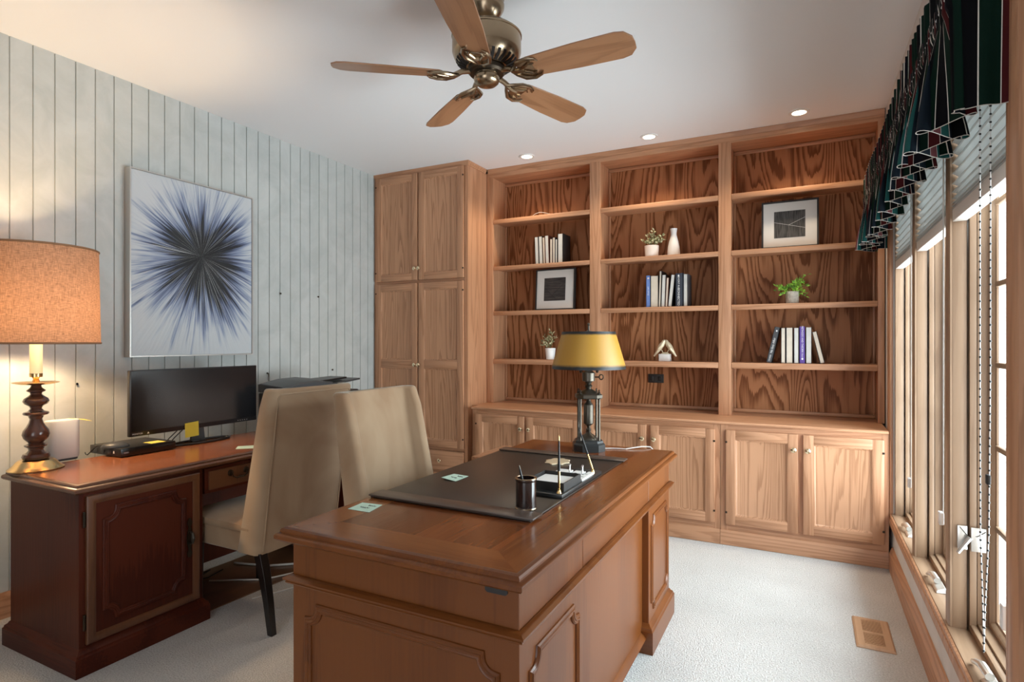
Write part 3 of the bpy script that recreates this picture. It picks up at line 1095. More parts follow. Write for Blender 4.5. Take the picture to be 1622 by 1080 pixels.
# waist band
wb = [(-0.002, 0.604), (-0.014, 0.606), (-0.016, 0.610), (-0.013, 0.6135), (-0.020, 0.616), (-0.021, 0.621), (-0.014, 0.6245), (-0.010, 0.628), (-0.002, 0.630)]
m = MB()
m.rects(BX0, BX1, BY0, BY1, wb, cap=(False, False))
m.build('waist_molding', cherry['X'], t)
for a, b in ((BY0, SEAMS[0]), (SEAMS[1], BY1)):
    m = MB()
    m.rects(BX0 - 0.022, BX1 + 0.022, a - 0.020, b + 0.020, PL(0.092), cap=(True, True))
    m.build('plinth', cherry['X'], t)
applied_panel(t, ('Y', BY0, -1), 2.105, 2.704, 0.150, 0.549, 0.041, cherry['X'])
applied_panel(t, ('X', BX1, 1), 1.250, 1.560, 0.150, 0.541, 0.041, cherry['Z'])
applied_panel(t, ('X', BX1, 1), 2.448, 2.745, 0.165, 0.545, 0.036, cherry['Z'])
m = MB()
m.prism([(2.676 + 0.005, 0.703), (2.736 - 0.005, 0.703), (2.736, 0.708), (2.736, 0.722), (2.676, 0.722), (2.676, 0.708)], BY0 - 0.0025, BY0 + 0.002, 'Y')
m.build('lock_plate', M_blackm, t)
m = MB()
m.box(1.893, 2.30, 2.42, 2.755, 0.716, 0.7335, 0.003)
m.build('writing_slide', oak['Y'], t)
for a, b in ((1.215, 1.585), (2.42, 2.775)):    # drawer stacks facing the chair
    for za, zb in ((0.64, 0.712), (0.42, 0.595), (0.15, 0.40)):
        m = MB(); m.box(BX0 - 0.012, BX0 + 0.004, a, b, za, zb, 0.004)
        m.build('drawer', cherry['Y'], t)

# computer desk along the left wall
X0, X1, Y0, Y1, ZT = 0.290, 0.865, 1.205, 3.22, 0.740
t = thing('computer_desk', 'dark red-brown mahogany desk along the panelled wall, carrying the monitor', 'desk', (0.58, 2.2, 0))
m = MB()
m.rects(X0, X1, Y0, Y1, top_levels(ZT, 0.036), cap=(True, False))
m.build('top_edge', mahog_edge, t)
m = MB()
m.loft([[(X0 + .025, Y0 + .025, ZT), (X1 - .025, Y0 + .025, ZT)], [(X0 + .025, Y1 - .025, ZT), (X1 - .025, Y1 - .025, ZT)]], closed=False)
m.build('top', mahog_top, t, smooth=False)
PX0, PX1 = 0.315, 0.846
for a, b in ((1.228, 1.742), (2.66, 3.195)):
    m = MB(); m.box(PX0, PX1, a, b, 0.06, ZT - 0.035); m.build('pedestal', mahog['Z'], t, bevel=0.0015)
    m = MB(); m.rects(PX0 - 0.02, PX1 + 0.024, a - 0.022, b + 0.022, PL(0.072), cap=(True, True)); m.build('plinth', mahog['X'], t)
    # framed door with an applied scooped moulding
    da, db, za, zb = a + 0.022, b - 0.022, 0.112, 0.690
    m = MB()
    path = [(PX1, da, za), (PX1, db, za), (PX1, db, zb), (PX1, da, zb)]
    m.sweep(path, [(0.0, 0.0), (0.0, 0.012), (0.004, 0.016), (0.018, 0.018), (0.028, 0.014), (0.034, 0.011), (0.034, 0.0)], True, Vector((1, 0, 0)))
    d = m.build('door', mahog_edge, t)
    m = MB(); m.box(PX1 + 0.0005, PX1 + 0.008, da + 0.033, db - 0.033, za + 0.033, zb - 0.033); m.build('door_panel', mahog['Z'], d)
    applied_panel(d, ('X', PX1 + 0.008, 1), da + 0.070, db - 0.075, za + 0.075, zb - 0.068, 0.046, mahog['Z'], 'door_molding')
    m = MB()
    yh = db - 0.048
    m.prism([(yh - .006, .316), (yh + .006, .316), (yh + .012, .335), (yh + .005, .352), (yh + .012, .385), (yh + .012, .42), (yh + .005, .452), (yh + .012, .472), (yh + .004, .492),
             (yh - .004, .492), (yh - .012, .472), (yh - .005, .452), (yh - .012, .42), (yh - .012, .385), (yh - .005, .352), (yh - .012, .335)], PX1 + 0.008, PX1 + 0.0115, 'X')
    es = m.build('escutcheon', M_bronze, d)
    m = MB(); m.tube([(PX1 + .011, yh, .43), (PX1 + .030, yh, .425), (PX1 + .036, yh, .405), (PX1 + .030, yh, .383), (PX1 + .011, yh, .378)], [.005, .006, .0085, .006, .005], 8)
    m.build('pull', M_pewter, es)
    for zz in (0.20, 0.60):
        m = MB(); m.lathe([(0.005, -0.03), (0.005, 0.03)], (PX1 + 0.006, da - 0.006, zz), 10); m.build('hinge', M_bronze, d)
for a, b in ((1.756, 2.20), (2.206, 2.652)):   # centre drawers over the knee hole
    m = MB()
    m.box(0.60, PX1 - 0.004, a, b, 0.578, 0.697, 0.003)
    d = m.build('drawer', mahog['Y'], t)
    m = MB(); m.box(PX1 - 0.0045, PX1 + 0.006, a + 0.016, b - 0.016, 0.594, 0.683, 0.004); m.build('drawer_panel', mahog_edge, d)
    yc = (a + b) / 2 - 0.05
    m = MB()
    M_ = lambda yy: Matrix.Translation((PX1 + 0.006, yy, 0.655)) @ Matrix.Rotation(PI / 2, 4, 'Y')
    for s in (-1, 1):
        m.lathe([(0.016, 0.0), (0.014, 0.004), (0.007, 0.006), (0.005, 0.016), (0.0005, 0.018)], M=M_(yc + s * 0.044), seg=14)
    m.tube([(PX1 + .018, yc - .044, .655), (PX1 + .021, yc - .038, .638), (PX1 + .021, yc - .02, .628), (PX1 + .021, yc, .631), (PX1 + .021, yc + .02, .628), (PX1 + .021, yc + .038, .638), (PX1 + .018, yc + .044, .655)], [.003, .004, .004, .006, .004, .004, .003], 8)
    m.build('bail_pull', M_bronze, d)
m = MB(); m.box(PX0, PX0 + 0.018, 1.742, 2.66, 0.05, ZT - 0.036); m.build('modesty_panel', mahog['Z'], t)
m = MB(); m.box(PX0 + 0.018, PX1 - 0.01, 1.742, 2.66, 0.697, ZT - 0.0362); m.build('apron', mahog['Y'], t, smooth=False)

# brown mat under the knee hole
m = MB()
m.prism([(0.333, 1.79), (0.800, 1.79), (0.850, 2.62), (0.333, 2.62)], 0.0008, 0.006, 'Z')
o = m.build('floor_mat', mat_wood, None, bevel=0.002)
tag(recenter(o), 'brown wood chair mat on the carpet under the computer desk', 'mat')


# ------------------------------------------------------------------ upholstered chairs (local: seat faces +x, back at x = 0)
def make_chair(label):
    t = thing('parsons_chair', label, 'chair', (0, 0, 0), 0, 'taupe velvet chairs')
    hw = 0.245
    # back: outer shell with wings and a sunk front
    rings = []
    N_ = 11
    for i in range(N_):
        u = i / (N_ - 1)
        z = 0.345 + u * (1.072 - 0.345)
        xb = -0.138 * (z - 0.345)
        xw = 0.150 - 0.217 * (z - 0.345)
        if u > 0.9:
            xw -= 0.012 * ((u - 0.9) / 0.1) ** 2
        xi = xb + 0.064 - 0.030 * u
        wt = 0.050
        bow = 0.012
        h = hw - 0.012 * (1 - u) * 0
        row = [(xb, -h + 0.02), (xb + 0.02, -h), (xw - 0.016, -h), (xw, -h + 0.014), (xw, -h + wt - 0.014), (xw - 0.014, -h + wt), (xi + 0.012, -h + wt), (xi, -h + wt + 0.012),
               (xi - bow, -h * 0.4), (xi - bow, h * 0.4), (xi, h - wt - 0.012), (xi + 0.012, h - wt), (xw - 0.014, h - wt), (xw, h - wt + 0.014), (xw, h - 0.014), (xw - 0.016, h), (xb + 0.02, h), (xb, h - 0.02)]
        if i == N_ - 1:
            pass
        rings.append([(x, y, z + (0.012 * (1 - (y / h) ** 2) * 0)) for x, y in row])
    def inset(ring, d, dz):
        out = []
        n = len(ring)
        for i in range(n):
            p0, p1, p2 = Vector(ring[i - 1][:2]), Vector(ring[i][:2]), Vector(ring[(i + 1) % n][:2])
            e1, e2 = (p1 - p0).normalized(), (p2 - p1).normalized()
            nn = Vector((-(e1.y + e2.y), e1.x + e2.x))
            nn = nn.normalized() if nn.length > 1e-6 else Vector((-e1.y, e1.x))
            q = p1 + nn * d
            out.append((q.x, q.y, ring[i][2] + dz))
        return out
    base_ring = rings[-1]
    rings.append(inset(base_ring, 0.004, 0.008))
    rings.append(inset(base_ring, 0.012, 0.013))
    m = MB()
    m.loft(rings, cap=(True, False))
    m.bm.verts.ensure_lookup_table()
    tv = m.bm.verts[-18:]
    m.face(tv[0:8]); m.face([tv[0], tv[7], tv[8], tv[9], tv[10], tv[17]]); m.face(tv[10:18])
    m.build('backrest', M_suede, t, angle=50, world=False)
    # piping seam round the outside back panel
    m = MB()
    s = lambda z: -0.138 * (z - 0.345)
    pp = [(s(.36) - .001, -hw + .024, .36), (s(.7) - .001, -hw + .024, .70), (s(1.045) - .001, -hw + .024, 1.045), (s(1.058) - .001, -hw + .036, 1.060), (s(1.06) - .001, 0, 1.061),
          (s(1.058) - .001, hw - .036, 1.060), (s(1.045) - .001, hw - .024, 1.045), (s(.7) - .001, hw - .024, .70), (s(.36) - .001, hw - .024, .36)]
    m.tube(pp, 0.0035, 6)
    m.build('piping', M_suede, t, world=False)
    # seat cushion and upholstered rail
    m = MB()
    m.box(0.070, 0.540, -hw + 0.006, hw - 0.006, 0.342, 0.442, 0.014, 3)
    m.loft([[(x0, -y, z), (x1, -y, z), (x1, y, z), (x0, y, z)] for x0, x1, y, z in
            ((0.066, 0.546, hw - 0.002, 0.440), (0.064, 0.552, hw + 0.002, 0.452), (0.066, 0.546, hw - 0.004, 0.468), (0.085, 0.505, hw - 0.05, 0.480))])
    m.build('seat', M_suede, t, angle=50, world=False)
    for sy in (-1, 1):
        yy = sy * (hw - 0.030)
        yl = sy * (hw - 0.062)
        m = MB()
        m.loft([[(x - w, yy - w, z), (x + w, yy - w, z), (x + w, yy + w, z), (x - w, yy + w, z)] for x, w, z in
                ((-0.052, 0.014, 0.0), (-0.030, 0.0165, 0.14), (0.0, 0.020, 0.28), (0.022, 0.021, 0.352))])
        m.build('leg', M_legs, t, bevel=0.002, world=False)
        m = MB()
        m.loft([[(x - w, yl - w, z), (x + w, yl - w, z), (x + w, yl + w, z), (x - w, yl + w, z)] for x, w, z in ((0.505, 0.016, 0.0), (0.505, 0.022, 0.345))])
        m.build('leg', M_legs, t, bevel=0.002, world=False)
    return t


ch = make_chair('taupe velvet wing chair facing the computer desk, seen from behind')
ch.location = (1.200, 2.003, 0)
ch.rotation_euler = (0, 0, PI)
c2 = ch.copy()
COL.objects.link(c2)
for k in list(ch.children):
    c = k.copy(); COL.objects.link(c); c.parent = c2
c2['label'] = 'taupe velvet wing chair facing the executive desk, pale front in view'
c2.location = (1.725, 2.000, 0)
c2.rotation_euler = (0, 0, 0)

# ------------------------------------------------------------------ ceiling fan
FX, FY = 2.159, 2.105
t = thing('ceiling_fan', 'five-bladed brass and wood ceiling fan', 'ceiling fan', (FX, FY, H))
m = MB()
m.lathe([(0.066, -0.0006), (0.074, -0.012), (0.070, -0.026), (0.074, -0.038), (0.072, -0.055), (0.060, -0.078), (0.046, -0.095), (0.030, -0.110), (0.018, -0.116)], (FX, FY, H), 36)
m.build('canopy', M_antbrass, t)
m = MB(); m.lathe([(0.013, 2.585 - H), (0.013, -0.105)], (FX, FY, H), 18); m.build('downrod', M_pewter, t)
m = MB()
m.lathe([(0.03, 2.432), (0.085, 2.437), (0.118, 2.452), (0.134, 2.472), (0.142, 2.492), (0.144, 2.500), (0.144, 2.560), (0.147, 2.562), (0.147, 2.568), (0.143, 2.572), (0.120, 2.590), (0.05, 2.602), (0.015, 2.606)], (FX, FY, 0), 48)
mo = m.build('motor_housing', M_antbrass, t)
m = MB()    # radial vents in the lower bowl
for i in range(30):
    a = 2 * PI * i / 30
    ca, sa = math.cos(a), math.sin(a)
    pr = [(0.086, 2.4365), (0.112, 2.447), (0.128, 2.4625)]
    w = 0.006
    lo = [(FX + r * ca - sa * w, FY + r * sa + ca * w, z - 0.0016) for r, z in pr]
    hi = [(FX + r * ca + sa * w, FY + r * sa - ca * w, z - 0.0016) for r, z in pr]
    m.loft([[l, h, (h[0], h[1], h[2] + 0.004), (l[0], l[1], l[2] + 0.004)] for l, h in zip(lo, hi)])
m.build('vents', M_gap, mo)
m = MB(); m.lathe([(0.070, 2.408), (0.078, 2.416), (0.078, 2.434), (0.070, 2.438)], (FX, FY, 0), 32); m.build('flywheel', M_bronze, t)
m = MB()
m.lathe([(0.0005, 2.357), (0.020, 2.3585), (0.038, 2.364), (0.050, 2.374), (0.054, 2.386), (0.053, 2.398), (0.049, 2.403), (0.050, 2.407), (0.044, 2.411)], (FX, FY, 0), 36)
m.build('hub_cap', M_antbrass, t)
PITCH = math.radians(13)
for k in range(5):
    a = math.radians(0.3 + 72 * k)
    R = Matrix.Translation((FX, FY, 2.400)) @ Matrix.Rotation(a, 4, 'Z')
    P_ = R @ Matrix.Rotation(-PITCH, 4, 'X')
    w0, w1 = 0.056, 0.071
    out = [(0.185, -w0 * 0.75), (0.20, -w0), (0.40, -w1 * 0.96), (0.565, -w1), (0.600, -w1 * 0.88), (0.625, -w1 * 0.45), (0.628, 0.0), (0.625, w1 * 0.45), (0.600, w1 * 0.88), (0.565, w1), (0.40, w1 * 0.96), (0.20, w0), (0.185, w0 * 0.75)]
    m = MB()
    m.prism(out, -0.003, 0.003, 'Z')
    me_o = m.build('blade', blade_wood, t, world=False, bevel=0.0012)
    me_o.matrix_local = Matrix.Translation((0, 0, 2.400 - H)) @ Matrix.Rotation(a, 4, 'Z') @ Matrix.Rotation(-PITCH, 4, 'X')
    m = MB()   # cast iron bracket with leaf-shaped arms
    m.tube([(0.070, 0, 0.018), (0.105, 0, 0.012), (0.140, 0, -0.006), (0.175, 0, -0.009)], [0.012, 0.011, 0.012, 0.010], 8)
    for s in (-1, 1):
        m.tube([(0.115, 0, 0.0), (0.135, s * 0.022, -0.006), (0.165, s * 0.048, -0.009), (0.205, s * 0.056, -0.009), (0.235, s * 0.046, -0.008), (0.245, s * 0.030, -0.007)], [0.006, 0.008, 0.009, 0.008, 0.006, 0.003], 8)
        m.tube([(0.150, 0, -0.007), (0.185, s * 0.018, -0.009), (0.205, s * 0.030, -0.009), (0.225, s * 0.022, -0.008)], [0.006, 0.007, 0.006, 0.003], 8)
    m.box(0.150, 0.215, -0.046, 0.046, -0.0062, -0.0035, 0.001)
    m.build('blade_iron', M_antbrass, me_o, world=False)


# ------------------------------------------------------------------ table lamp on the computer desk
LX, LY, LZ = 0.361, 1.300, 0.740
t = thing('table_lamp', 'lit table lamp with orange linen drum shade and turned wood stem', 'lamp', (LX, LY, LZ))
c = (LX, LY, LZ)
m = MB(); m.lathe([(0.099, 0.0005), (0.100, 0.004), (0.092, 0.010), (0.080, 0.020), (0.070, 0.034), (0.062, 0.040), (0.030, 0.042)], c, 40); m.build('foot', M_brass, t)
m = MB()
m.lathe([(0.030, 0.041), (0.046, 0.044), (0.050, 0.054), (0.046, 0.066), (0.032, 0.074), (0.026, 0.083), (0.030, 0.093), (0.040, 0.099), (0.042, 0.104), (0.034, 0.108), (0.026, 0.114), (0.034, 0.122), (0.044, 0.134), (0.049, 0.150), (0.045, 0.168),
         (0.034, 0.184), (0.026, 0.200), (0.022, 0.216), (0.028, 0.230), (0.044, 0.236), (0.047, 0.241), (0.043, 0.247), (0.028, 0.252), (0.020, 0.262), (0.024, 0.272), (0.040, 0.282), (0.047, 0.294), (0.042, 0.306), (0.028, 0.316), (0.020, 0.324), (0.022, 0.331), (0.033, 0.337), (0.034, 0.342), (0.026, 0.348),
         (0.020, 0.354), (0.018, 0.362), (0.022, 0.368)], c, 32)
m.build('stem', M_turn, t)
m = MB(); m.lathe([(0.02, 0.364), (0.050, 0.366), (0.080, 0.373), (0.084, 0.376), (0.080, 0.3775), (0.040, 0.371), (0.016, 0.371), (0.012, 0.376), (0.013, 0.384), (0.009, 0.390), (0.014, 0.398), (0.023, 0.399), (0.024, 0.414), (0.020, 0.414)], c, 36); m.build('drip_pan', M_brass, t)
m = MB(); m.lathe([(0.021, 0.414), (0.0225, 0.416), (0.0225, 0.555), (0.021, 0.557)], c, 24); m.build('candle_sleeve', M_ivory, t)
m = MB()
r0, r1, z0, z1 = 0.231, 0.2235, 0.546, 0.958
seg = 64
def ring(r, z):
    return [(LX + r * math.cos(2 * PI * i / seg), LY + r * math.sin(2 * PI * i / seg), LZ + z) for i in range(seg)]
m.loft([ring(r0 + (r1 - r0) * k / 6, z0 + (z1 - z0) * k / 6) for k in range(7)], cap=(False, False))
sh = m.build('lamp_shade', M_linen, t)
M_trimb = plain('shade_trim', (0.26, 0.13, 0.06), 0.7)
for r, z in ((r0, z0), (r1, z1)):
    m = MB()
    m.tube([(LX + r * math.cos(2 * PI * i / 48), LY + r * math.sin(2 * PI * i / 48), LZ + z) for i in range(48)], 0.0045, 6, True)
    m.build('shade_trim', M_trimb, sh)
m = MB(); m.lathe([(0.012, 0.575), (0.022, 0.60), (0.032, 0.635), (0.026, 0.668), (0.010, 0.682)], c, 20); m.build('bulb', M_bulb, t)
m = MB()
for i in range(3):
    a = 2 * PI * i / 3
    m.tube([(LX, LY, LZ + 0.93), (LX + 0.222 * math.cos(a), LY + 0.222 * math.sin(a), LZ + 0.94)], 0.002, 6)
m.tube([(LX, LY, LZ + 0.555), (LX + 0.04, LY, LZ + 0.62), (LX + 0.035, LY, LZ + 0.80), (LX, LY, LZ + 0.93)], 0.002, 6)
m.build('harp', M_brass, t)
light('POINT', 'table_lamp_light', (LX + 0.0, LY, LZ + 0.665), (0, 0, 0), 40, (1.0, 0.70, 0.40), shadow_soft_size=0.055)

# ------------------------------------------------------------------ desk lamp
DX, DY, DZ = 2.412, 2.655, 0.770
t = thing('desk_lamp', 'unlit bronze desk lamp with yellow shade on the executive desk', 'lamp', (DX, DY, DZ))
rz = math.radians(27)


def octa(w, cut):
    p = [(-w + cut, -w), (w - cut, -w), (w, -w + cut), (w, w - cut), (w - cut, w), (-w + cut, w), (-w, w - cut), (-w, -w + cut)]
    return [(DX + x * math.cos(rz) - y * math.sin(rz), DY + x * math.sin(rz) + y * math.cos(rz)) for x, y in p]


m = MB()
m.loft([[(x, y, DZ + z) for x, y in octa(w, c_)] for w, c_, z in ((0.074, 0.036, 0.0005), (0.074, 0.036, 0.032), (0.070, 0.034, 0.038), (0.066, 0.032, 0.040), (0.064, 0.031, 0.050), (0.058, 0.028, 0.054))])
m.build('base', M_slate, t, smooth=False)
m = MB()
m.lathe([(0.045, 0.053), (0.042, 0.060), (0.030, 0.072), (0.016, 0.080), (0.010, 0.088), (0.013, 0.100), (0.008, 0.108), (0.010, 0.118), (0.023, 0.128), (0.024, 0.132), (0.024, 0.215), (0.021, 0.222), (0.012, 0.232), (0.009, 0.245), (0.009, 0.256)], (DX, DY, DZ), 24)
m.build('spindle', M_pewter, t)
m = MB()
m.loft([[(x, y, DZ + z) for x, y in octa(w, c_)] for w, c_, z in ((0.058, 0.028, 0.250), (0.062, 0.030, 0.254), (0.062, 0.030, 0.268), (0.056, 0.026, 0.273))])
m.build('platform', M_pewter, t, smooth=False)
for i in range(4):
    a = rz + PI / 4 + PI / 2 * i
    px, py = DX + 0.0625 * math.cos(a), DY + 0.0625 * math.sin(a)
    m = MB(); m.lathe([(0.0068, 0.053), (0.0058, 0.058), (0.0058, 0.246), (0.0068, 0.2505)], (px, py, DZ), 12)
    m.lathe([(0.006, 0.272), (0.008, 0.278), (0.003, 0.284), (0.005, 0.290), (0.0005, 0.296)], (px, py, DZ), 10)
    m.build('column', M_pewter, t)
m = MB()
m.lathe([(0.046, 0.2725), (0.040, 0.282), (0.024, 0.290), (0.012, 0.296), (0.014, 0.304), (0.019, 0.310), (0.011, 0.318), (0.018, 0.330), (0.030, 0.334), (0.031, 0.372), (0.024, 0.378), (0.014, 0.386), (0.010, 0.396), (0.015, 0.406), (0.008, 0.414), (0.006, 0.575)], (DX, DY, DZ), 24)
m.build('burner', M_pewter, t)
m = MB()
ku = Vector((math.cos(math.radians(27)), math.sin(math.radians(27)), 0))
c0 = Vector((DX, DY, DZ + 0.352))
m.tube([c0 + ku * 0.03, c0 + ku * 0.052], 0.003, 8)
m.tube([c0 + ku * (0.061 + 0.010 * math.cos(i * PI / 6)) + Vector((0, 0, 0.012 * math.sin(i * PI / 6))) for i in range(12)], 0.003, 6, True)
m.build('switch_key', M_bronze, t)
m = MB()
Z0, Z1 = 0.392, 0.570
seg = 48
rr = [(0.1775, Z0), (0.176, Z0 + 0.014), (0.131, Z1 - 0.011), (0.1295, Z1)]
m.mi = 0
rings = [[(DX + r * math.cos(2 * PI * i / seg), DY + r * math.sin(2 * PI * i / seg), DZ + z) for i in range(seg)] for r, z in rr]
inn = [[(DX + (r - 0.003) * math.cos(2 * PI * i / seg), DY + (r - 0.003) * math.sin(2 * PI * i / seg), DZ + z) for i in range(seg)] for r, z in reversed(rr)]
m.loft(rings + inn, cap=(False, False))
m.loft([inn[-1], rings[0]], cap=(False, False))


def shade_mat():
    mm, nt, b = new_mat('mustard_painted_shade')
    tc = N(nt, 'ShaderNodeTexCoord')
    sx = N(nt, 'ShaderNodeSeparateXYZ')
    nt.links.new(tc.outputs['Object'], sx.inputs[0])
    n = N(nt, 'ShaderNodeTexNoise')
    n.inputs['Scale'].default_value = 30
    nt.links.new(tc.outputs['Object'], n.inputs['Vector'])
    zz = mth(nt, 'ADD', sx.outputs[2], mth(nt, 'MULTIPLY', mth(nt, 'SUBTRACT', n.outputs[0], 0.5), 0.006))
    mr = N(nt, 'ShaderNodeMapRange')
    mr.inputs['From Min'].default_value = Z0
    mr.inputs['From Max'].default_value = Z1
    nt.links.new(zz, mr.inputs['Value'])
    bk, ye = (0.010, 0.010, 0.011), (0.43, 0.225, 0.030)
    r = ramp(nt, [(0.0, bk), (0.065, bk), (0.14, ye), (0.90, ye), (0.945, bk), (1.0, bk)])
    nt.links.new(mr.outputs[0], r.inputs[0])
    nt.links.new(r.outputs[0], b.inputs['Base Color'])
    b.inputs['Roughness'].default_value = 0.42
    return mm


sh = m.build('lamp_shade', shade_mat(), t, angle=60)
m = MB(); m.lathe([(0.022, 0.566), (0.022, 0.572), (0.010, 0.574), (0.005, 0.578), (0.004, 0.600), (0.007, 0.605), (0.006, 0.611), (0.0005, 0.614)], (DX, DY, DZ), 16)
for i in range(3):
    a = 2 * PI * i / 3 + 0.4
    m.tube([(DX, DY, DZ + 0.567), (DX + 0.129 * math.cos(a), DY + 0.129 * math.sin(a), DZ + 0.567)], 0.0018, 6)
m.build('finial', M_pewter, t)
for s in (-1, 1):
    p = Vector((DX, DY, 0)) + ku * (0.040 * s + 0.002)
    m = MB(); m.tube([(DX, DY, DZ + 0.45), (p.x, p.y, DZ + 0.44), (p.x, p.y, DZ + 0.385)], 0.0009, 5)
    m.ball((p.x, p.y, DZ + 0.379), 0.0075, 12)
    m.build('pull_chain', M_bronze, t)
m = MB()
m.tube([(2.46, 2.70, .774), (2.51, 2.735, .7735), (2.57, 2.745, .7735), (2.60, 2.78, .776), (2.63, 2.815, .779), (2.665, 2.84, .776), (2.685, 2.853, .752), (2.69, 2.858, .62), (2.69, 2.86, .40)], 0.0028, 8)
m.build('power_cord', M_cord, t)

# ------------------------------------------------------------------ things on the computer desk
ZT = 0.740
# wide monitor
t = thing('monitor', 'wide black monitor on an oval stand', 'monitor', (0.36, 2.06, ZT))
m = MB(); m.box(0.338, 0.362, 1.690, 2.432, 0.818, 1.150, 0.004); mb_ = m.build('housing', M_black, t)
m = MB(); m.box(0.3615, 0.3632, 1.697, 2.425, 0.842, 1.143); m.build('screen', M_screen, t, smooth=False)
m = MB(); m.prism([(0.332, 0.90), (0.338, 0.86), (0.338, 1.10), (0.332, 1.06)], 1.88, 2.25, 'Y'); m.build('rear_bulge', M_black, mb_)
m = MB(); m.loft([[(0.335, 2.02, .748), (0.352, 2.02, .748), (0.352, 2.10, .748), (0.335, 2.10, .748)], [(0.340, 2.03, .84), (0.352, 2.03, .84), (0.352, 2.09, .84), (0.340, 2.09, .84)]]); m.build('neck', M_black, t)
m = MB()
m.tube([(0.375 + 0.055 * math.cos(2 * PI * i / 40), 2.060 + 0.170 * math.sin(2 * PI * i / 40), ZT + 0.0068) for i in range(40)], 0.0065, 8, True)
m.box(0.325, 0.360, 2.02, 2.10, ZT + 0.0005, ZT + 0.0125, 0.003)
m.build('stand_base', M_black, t)
text('MONITOR', 0.011, M_print, 'lettering', mb_, Matrix.Translation((0.3625, 1.728, 0.830)) @ Matrix.Rotation(PI / 2, 4, 'Z') @ Matrix.Rotation(PI / 2, 4, 'X'))
m = MB(); m.prism([(1.775, 0.8255), (1.787, 0.8255), (1.781, 0.8355)], 0.3622, 0.3629, 'X'); m.build('badge', M_print, mb_)
for i in range(5):
    m = MB(); m.box(0.362, 0.3635, 2.30 + i * 0.015, 2.304 + i * 0.015, 0.828, 0.831); m.build('button', M_nickel, mb_)


def note(name, label, pts, mat, scribble=None, group=None, lift=0.0012):
    """A thin paper square; pts are its four corners, slightly curled."""
    a, b, c, d = [Vector(p) for p in pts]
    m = MB()
    n = 6
    nr = (b - a).cross(d - a).normalized()
    g = [[(a * (1 - u) + b * u) * (1 - v) + (d * (1 - u) + c * u) * v for u in [i / n for i in range(n + 1)]] for v in [j / n for j in range(n + 1)]]
    V0 = [[m.bm.verts.new(p) for p in row] for row in g]
    V1 = [[m.bm.verts.new(p + nr * 0.0008) for p in row] for row in g]
    for j in range(n):
        for i in range(n):
            m.face((V0[j][i], V0[j][i + 1], V0[j + 1][i + 1], V0[j + 1][i]))
            m.face((V1[j][i], V1[j + 1][i], V1[j + 1][i + 1], V1[j][i + 1]))
    rim = [(0, i) for i in range(n)] + [(j, n) for j in range(n)] + [(n, n - i) for i in range(n)] + [(n - j, 0) for j in range(n)]
    for q in range(len(rim)):
        (j0, i0), (j1, i1) = rim[q], rim[(q + 1) % len(rim)]
        m.face((V0[j0][i0], V1[j0][i0], V1[j1][i1], V0[j1][i1]))
    o = tag(recenter(m.build(name, mat, None)), label, 'note', group)
    if scribble:
        # handwriting strokes
        rnd = random.Random(scribble)
        for (u0, v0, u1, v1) in ((.30, .42, .72, .40), (.50, .72, .86, .70)):
            pts_ = []
            k = 22
            for i in range(k + 1):
                w = i / k
                u = u0 + (u1 - u0) * w
                v = v0 + (v1 - v0) * w + 0.055 * math.sin(w * 26 + rnd.random()) * (0.5 + rnd.random())
                p = (a * (1 - u) + b * u) * (1 - v) + (d * (1 - u) + c * u) * v + nr * 0.0012
                pts_.append(p - o.location)
            mm = MB(); mm.tube(pts_, 0.0007, 4)
            mm.build('handwriting', M_ink, o, world=False)
    return o


note('sticky_note', 'yellow sticky note hanging from the lower edge of the monitor', [(0.3675, 1.974, 0.775), (0.3675, 2.052, 0.778), (0.3655, 2.051, 0.857), (0.3655, 1.973, 0.852)], M_note_y, None)
# flat black disc player with a mouse on top
t = thing('disc_player', 'flat black electronic box with a mouse on top, left of the monitor', 'electronics', (0.335, 1.73, ZT))
m = MB(); m.box(0.195, 0.452, 1.597, 1.865, ZT + 0.004, ZT + 0.043, 0.002); bd = m.build('case', M_black, t)
m = MB(); m.box(0.4515, 0.4555, 1.598, 1.864, ZT + 0.005, ZT + 0.041, 0.001); m.build('front_panel', M_screen, t)
text('VIDEO', 0.008, M_print, 'lettering', bd, Matrix.Translation((0.4559, 1.622, ZT + 0.022)) @ Matrix.Rotation(PI / 2, 4, 'Z') @ Matrix.Rotation(PI / 2, 4, 'X'))
for xx, w in ((0.245, 0.014), (0.365, 0.014)):
    m = MB(); m.box(xx - w, xx + w, 1.5945, 1.598, ZT + 0.013, ZT + 0.032, 0.001); m.build('side_grille', M_darkg, t)
m = MB(); m.lathe([(0.0145, 0), (0.0145, 0.003), (0.011, 0.0035)], M=Matrix.Translation((0.305, 1.5972, ZT + 0.023)) @ Matrix.Rotation(PI / 2, 4, 'X'), seg=20); m.build('side_fan', M_darkg, t)
m = MB(); m.box(0.396, 0.404, 1.595, 1.598, ZT + 0.018, ZT + 0.029); m.build('side_label', M_print, t)
for xx in (0.22, 0.43):
    for yy in (1.62, 1.84):
        m = MB(); m.lathe([(0.008, 0.0003), (0.008, 0.0042)], (xx, yy, ZT), 12); m.build('foot', M_rubber, t)
t = thing('computer_mouse', 'dark computer mouse lying on the flat black box', 'mouse', (0.372, 1.618, ZT + 0.0432))
m = MB(); m.ball((0.372, 1.618, ZT + 0.0445), (0.034, 0.060, 0.026), 24)
bmesh.ops.bisect_plane(m.bm, geom=m.bm.verts[:] + m.bm.edges[:] + m.bm.faces[:], plane_co=(0, 0, ZT + 0.0437), plane_no=(0, 0, -1), clear_outer=True)
bmesh.ops.rotate(m.bm, verts=m.bm.verts[:], cent=(0.372, 1.618, 0), matrix=Matrix.Rotation(math.radians(-35), 3, 'Z'))
m.build('shell', M_darkg, t)
